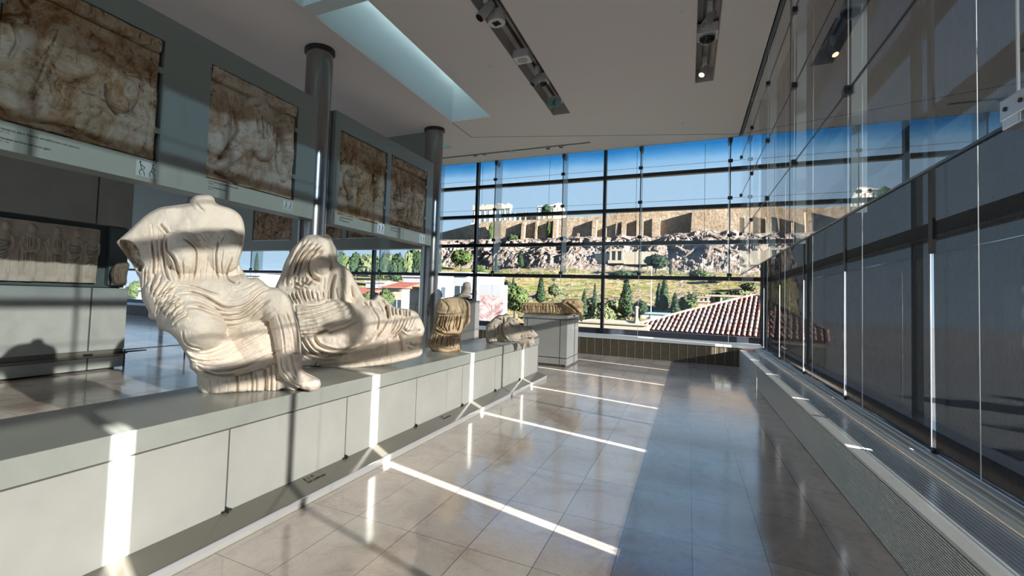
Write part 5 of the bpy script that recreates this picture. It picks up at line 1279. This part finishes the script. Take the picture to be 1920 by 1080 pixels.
for i, a in enumerate(((1230, 512, 479, 42, 'round dark umbrella pine in front of the pale rock', 3, 'cypress_green', 5, True), (965, 598, 538, 50, 'bright green leafy tree left of the square pedestal', 4, 'leaf_green', 6, True),
    (950, 575, 528, 22, 'dark young tree behind the bright green tree', 5, 'cypress_green', 3, True), (1041, 562, 535, 30, 'grey-green tree above the marble fragment', 6, 'olive_green', 4, True),
    (1130, 612, 575, 50, 'pale spiky shrub at the foot of the slope beside the mullion', 7, 'olive_green', 5, False), (1085, 612, 580, 30, 'dark green bush right of the pedestal', 8, 'cypress_green', 4, False),
    (1200, 600, 566, 28, 'dark round tree behind the lamp post', 9, 'cypress_green', 5, True), (1293, 588, 556, 42, 'dense green bush left of the chimney', 10, 'leaf_green', 6, False),
    (1350, 566, 552, 50, 'green hedge bush behind the tiled roof', 11, 'leaf_green', 6, False), (1385, 560, 545, 40, 'olive bush far right behind the tiled roof', 12, 'olive_green', 4, False),
    (1310, 522, 508, 36, 'low bush at the foot of the pale rock', 13, 'leaf_green', 4, False), (1165, 524, 510, 44, 'wide low dark bush under the cliff monument', 14, 'cypress_green', 5, False),
    (1405, 545, 532, 30, 'low bush on the upper right slope', 15, 'olive_green', 4, False), (865, 508, 470, 40, 'bright green tree left of the thick mullion under the rock', 16, 'leaf_green', 5, True),
    (1110, 585, 560, 40, 'olive-coloured bush behind the cypress pair', 17, 'olive_green', 4, False), (1150, 590, 562, 30, 'olive bush between mullion and tallest cypress', 18, 'olive_green', 4, False), (900, 525, 500, 30, 'green bush low on the left slope', 19, 'leaf_green', 4, False),
    (1340, 530, 520, 26, 'tiny bush on the upper right grass', 26, 'leaf_green', 3, False), (1060, 600, 575, 30, 'bush behind the marble fragment end', 27, 'olive_green', 4, False))):
    bush(*a[:5], a[5]*7, a[6], a[7], a[8])
# wall climbers on the fortress
for (px, pb, pt, w, lb, sd) in ((921, 450, 418, 10, 'dark green creeper hanging on the left part of the brown wall', 1), (1028, 448, 414, 10, 'green creeper hanging between two buttresses', 2), (962, 452, 442, 24, 'olive bush at the foot of the brown wall', 3)):
    bush(px, pb, pt, w, lb, 300+sd, 'leaf_green', 3, False, 'creeper' if sd < 3 else 'bush', Y=234.0, cat='plant')
bush(1024, 410, 384, 18, 'dark tree standing in front of the temple', 333, 'cypress_green', 3, True, Y=252)
bush(1161, 402, 393, 10, 'tiny dark tree clump on top of the brown wall', 334, 'cypress_green', 3, False, Y=238)
ORD = 'first second third fourth fifth sixth seventh eighth ninth tenth eleventh twelfth thirteenth fourteenth fifteenth sixteenth seventeenth eighteenth nineteenth twentieth'.split()
# trees on the left hillside, seen below the panels
rng = random.Random(8)
for i in range(20):
    px = 640+i*9.5+rng.uniform(-3, 3); pb = 516+rng.uniform(-6, 10); pt = 480+rng.uniform(-6, 12)-(6 if px > 760 else 0)
    bush(px, pb, pt, rng.uniform(18, 30), '%s tree on the hillside under the far panel, %s from the left' % (('bright green', 'olive green', 'dark green', 'very dark green')[i % 4], ORD[i]), 400+i, ('leaf_green', 'olive_green', 'cypress_green', 'cypress_green')[i % 4], 3, i % 3 == 0, name='tree', Y=105+(i % 5)*16, cat='tree', grp='hillside trees seen under the far panel')
for i, (px, pb, pt, w, lb) in enumerate(((722, 590, 545, 34, 'yellow-green garden tree in front of the red roofed house'), (692, 585, 548, 26, 'garden tree left of the window mullion behind the reclining figure'), (252, 575, 528, 26, 'round green bush seen left of the seated statue'))):
    bush(px, pb, pt, w, lb, 500+i, 'leaf_green', 5, True, Y=34)
# ---- buildings on the left
def house(px0, px1, pt, Y, dep, label, mat='white_render', wins=(3, 3), roof=None, zb=-10):
    a = ony(px0, pt, Y); b = ony(px1, pt, Y); z1 = (a[2]+b[2])/2
    t = thing('building', label, 'building', ((a[0]+b[0])/2, Y, zb)); hw = (b[0]-a[0])/2; h = z1-zb
    MB().box(-hw, hw, 0, dep, 0, h).build('wall', mat, t)
    MB().box(-hw-.15, hw+.15, -.15, dep+.15, h-.25, h+.1).build('parapet', mat, t)
    nx, nz = wins
    for i in range(nx):
        for j in range(nz):
            x = -hw+(i+.5)*2*hw/nx; z = h-2.0-j*3.1
            if z < 1: continue
            w = MB().box(x-.55, x+.55, -.03, .06, z-.7, z+.7).build('window', 'window_dark', t)
            MB().box(x-.03, x+.03, -.05, .0, z-.7, z+.7).build('frame', 'pole_white', w)
    for j in range(nz):
        z = h-2.0-j*3.1
        if z > 1 and dep > 6: MB().box(hw-.03, hw+.04, dep*.4, dep*.4+1.2, z-.7, z+.7).build('window', 'window_dark', t)
    if roof:
        MB().poly([(-hw-.5, -.6, h), (-hw-.5, dep+.6, h), (-hw-.5, dep/2, h+roof)], (2*hw+1, 0, 0)).build('roof', 'red_roof', t, fixn=True)
    return t
house(756, 800, 516, 52, 10, 'tall white apartment block left of the far column', wins=(3, 5))
house(802, 846, 520, 60, 10, 'white apartment block behind the far column', wins=(3, 5))
house(851, 878, 513, 46, 8, 'white apartment block behind the brown torso', wins=(1, 1))
house(826, 900, 511, 75, 12, 'long white rooftop block above the brown torso', wins=(7, 4))
house(879, 895, 545, 44, 6, 'narrow white wall right behind the small head fragment', wins=(1, 0))
house(720, 754, 540, 46, 8, 'cream house with a red roof behind the reclining figure', 'cream_render', (2, 2), .8)
house(686, 722, 528, 80, 10, 'white block left of the red roofed house', wins=(4, 2))
house(640, 684, 550, 50, 8, 'small house with a red roof behind the crouching figure', 'cream_render', (2, 2), .8)
house(452, 488, 514, 52, 9, 'white building in the gap between the statues, left', wins=(3, 3))
house(489, 530, 510, 60, 9, 'white building in the gap between the statues, right', wins=(3, 3))
house(236, 275, 540, 34, 8, 'white building glimpsed left of the seated statue', wins=(3, 3))
# billboard wall with a print
a = ony(897, 533, 30); b = ony(938, 533, 30); c = ony(941, 613, 30)
bw = thing('billboard_wall', 'white wall behind the pink printed banner', 'wall', ((a[0]+b[0])/2, 30, -9)); hw = (b[0]-a[0])/2
MB().box(-hw, hw, .1, 1.5, 0, a[2]+9).build('wall', 'white_render', bw)
a = ony(896, 553, 29.6); b = ony(941, 613, 29.6)
po = MB().box(a[0], b[0], 29.75, 29.85, b[2]-.4, a[2]).build('banner', 'poster_print'); tag(recenter(po), 'pink and white printed banner outside, left of the horse head', 'banner')
# ---- tiled roof outside the end wall
RT = thing('tiled_roof', 'red clay barrel tiled roof right outside the end window', 'roof', tuple(ony(1290, 626, 21)), -math.radians(9))
o0 = Vector(RT.location); cs, sn = math.cos(RT.rotation_euler.z), math.sin(RT.rotation_euler.z); slope = math.radians(21)
def rloc(u, v, w=0):   # u along eave, v up the slope
    return (u, v*math.cos(slope)-w*math.sin(slope), v*math.sin(slope)+w*math.cos(slope))
def rworld(u, v):
    x, y, z = rloc(u, v); return np.array([o0.x+x*cs-y*sn, o0.y+x*sn+y*cs, o0.z+z])
pitch = .172; U0, U1 = -4.2, 9.0
def hip(px):    # image height of the ridge / hip line
    return np.interp(px, [1150, 1190, 1300, 1410, 1424, 1500, 1700], [622, 612, 583, 557, 558, 600, 700])
tmb = MB(); und = MB(); rv = []
u = U0
rng = random.Random(6)
while u < 4.3:
    v = .02
    while v < 12:
        px, py = proj(rworld(u, v))
        if py <= hip(px): break
        v += .05
    rv.append((u, v))
    L = v
    if L > .15:
        nseg = max(1, int(L/.36)); n = 7
        V = []; Fc = []
        for s_ in range(nseg):
            va = s_*L/nseg; vb = (s_+1)*L/nseg+.05
            for (vv, r_) in ((va, .066), (vb, .050)):
                for i in range(n):
                    t = PI*i/(n-1); V.append(rloc(u+math.cos(t)*r_+rng.uniform(-.004, .004), vv, 0.02+math.sin(t)*r_*1.15+(.014 if vv == va else 0)))
            k = len(V)-2*n
            for i in range(n-1): Fc.append((k+i, k+n+i, k+n+i+1, k+i+1))
        tmb.add(V, Fc)
    u += pitch
tmb.build('barrel_tiles', 'clay_tiles', RT, smooth=True)
V = []; Fc = []
for (u, v) in rv: V += [rloc(u, -.1, 0), rloc(u, v+.05, 0)]
for i in range(len(rv)-1): Fc.append((2*i, 2*i+2, 2*i+3, 2*i+1))
und.add(V, Fc).build('pan_tiles', 'red_roof', RT)
hm = MB()
for (a, b) in zip(rv, rv[1:]):
    if b[1]-a[1] >= -.01 or True: hm.tube(rloc(a[0], a[1]+.03, .06), rloc(b[0]+.03, b[1]+.03, .07), .07, .06, 8)
hm.build('ridge_tiles', 'clay_tiles', RT, smooth='auto')
lo = MB(); lo.box(U0, 4.2, .05, 7, -5, -.15); lo.build('wall', 'cream_render', RT)
# chimney
cp0 = ony(1319, 583, 26); cz1 = ony(1319, 556, 26)[2]
ch = thing('chimney', 'small pinkish brick chimney rising behind the tiled roof', 'chimney', (cp0[0], 26, cp0[2]-2)); hh = cz1-cp0[2]+2
MB().box(-.24, .24, 0, .45, 0, hh-.28).build('stack', 'clay_tiles', ch); MB().box(-.28, .28, -.04, .49, hh-.28, hh-.20).box(-.28, .28, -.04, .49, hh-.06, hh).build('cap', 'pale_masonry', ch)
for x in (-.2, 0, .2): MB().box(x-.04, x+.04, 0, .4, hh-.2, hh-.06).build('pot', 'pale_masonry', ch)
# pergola roof behind
a = ony(1322, 553, 44); b = ony(1412, 550, 44)
pg = thing('pergola', 'flat roofed open shelter behind the tiled roof', 'shelter', ((a[0]+b[0])/2, 44, a[2]-3)); hw = (b[0]-a[0])/2
MB().box(-hw, hw, 0, 3, 2.9, 3.05).build('canopy', 'pale_masonry', pg)
for x in (-hw+.2, -hw*.3, hw*.4, hw-.2): MB().box(x-.06, x+.06, .1, .22, -6, 2.9).build('post', 'pole_white', pg)
MB().box(-hw+.3, hw-.3, 2.6, 2.8, -6, 2.6).build('back_wall', 'window_dark', pg)
# lamp post, little monument, blue roof, parapet
a = ghit(1220, 598); dep = (a-EYE)@AF
lp = thing('lamp_post', 'tall thin white lamp post left of the two touching cypresses', 'lamp post', tuple(a)); hh = (598-500)*dep/F_PX
MB().tube((0, 0, -.3), (0, 0, hh), .10, .05, 8).build('pole', 'pole_white', lp, smooth='auto'); MB().tube((0, 0, -.3), (0, 0, .5), .28, .2, 8).build('base', 'pole_white', lp); MB().box(-.4, .1, -.1, .1, hh, hh+.12).build('lamp_head', 'pole_white', lp)
a = ghit(1228, 598); dep = (a-EYE)@AF; s = dep/F_PX
br_ = thing('low_shed', 'low building with a pale blue roof below the two cypresses', 'building', (a[0], a[1], a[2]-.5)); MB().box(-24*s, 24*s, 0, 4, 0, 9*s+.5).build('wall', 'pole_white', br_); MB().box(-25*s, 25*s, -.3, 4.3, 9*s+.5, 12*s+.5).build('roof', 'blue_sheet', br_)
a = ony(1086, 612, 20.5); b = ony(1200, 600, 20.5)
pw = thing('terrace_parapet', 'cream parapet wall running left from the tiled roof', 'wall', ((a[0]+b[0])/2, 20.5, -6)); hw = (b[0]-a[0])/2+.3
MB().box(-hw, hw, 0, 4.5, 0, (a[2]+b[2])/2+6-.02).build('wall', 'cream_render', pw); MB().box(-hw, hw, -.06, .25, (a[2]+b[2])/2+5.98, (a[2]+b[2])/2+6.04).build('coping', 'pale_masonry', pw)
a = ony(1193, 602, 21.5); fi = thing('garden_post', 'small white stone post on the cream parapet', 'post', tuple(a)); MB().lathe((0, 0, -.1), [(.14, 0), (.10, .12), (.07, .2), (.07, .62), (.10, .66), (.05, .72)], 12).build('shaft', 'pale_masonry', fi, smooth='auto')
# ---- east side seen through the blinds
rng = random.Random(12)
for i in range(14):
    y = -12+i*6.5+rng.uniform(-1, 1); x = 50+(i%2)*16+rng.uniform(-2, 2); h = rng.uniform(6.5, 9.5); w = rng.uniform(3.5, 5)
    t = thing('tree', 'dark tree outside beyond the right blinds', 'tree', (x, y, -8.3), 0, 'trees beyond the right blinds'); m = MB()
    for k in range(4): blob(m, (rng.uniform(-.4, .4)*w, rng.uniform(-.4, .4)*w, h*rng.uniform(.5, .7)), w*.6, h*.33, 700+i*5+k, 10, 14, .3, 150, .2)
    m.build('foliage', 'olive_green' if i % 3 else 'leaf_green', t); MB().tube((0, 0, 0), (0, 0, h*.6), .3, n=8).build('trunk', 'bark', t, smooth=True)
for i, (x, y, w, h) in enumerate(((86, 30, 9, 8), (86, 2, 10, 7))):
    t = thing('building', ('pale building beyond the right blinds, left one', 'pale building beyond the right blinds, right one')[i], 'building', (x, y, -8.3)); MB().box(0, 8, -w, w, 0, h).build('wall', 'cream_render', t)
    for k in range(5): MB().box(-.05, .02, -w+1+k*3.4, -w+2.2+k*3.4, h-3, h-1.4).build('window', 'window_dark', t)
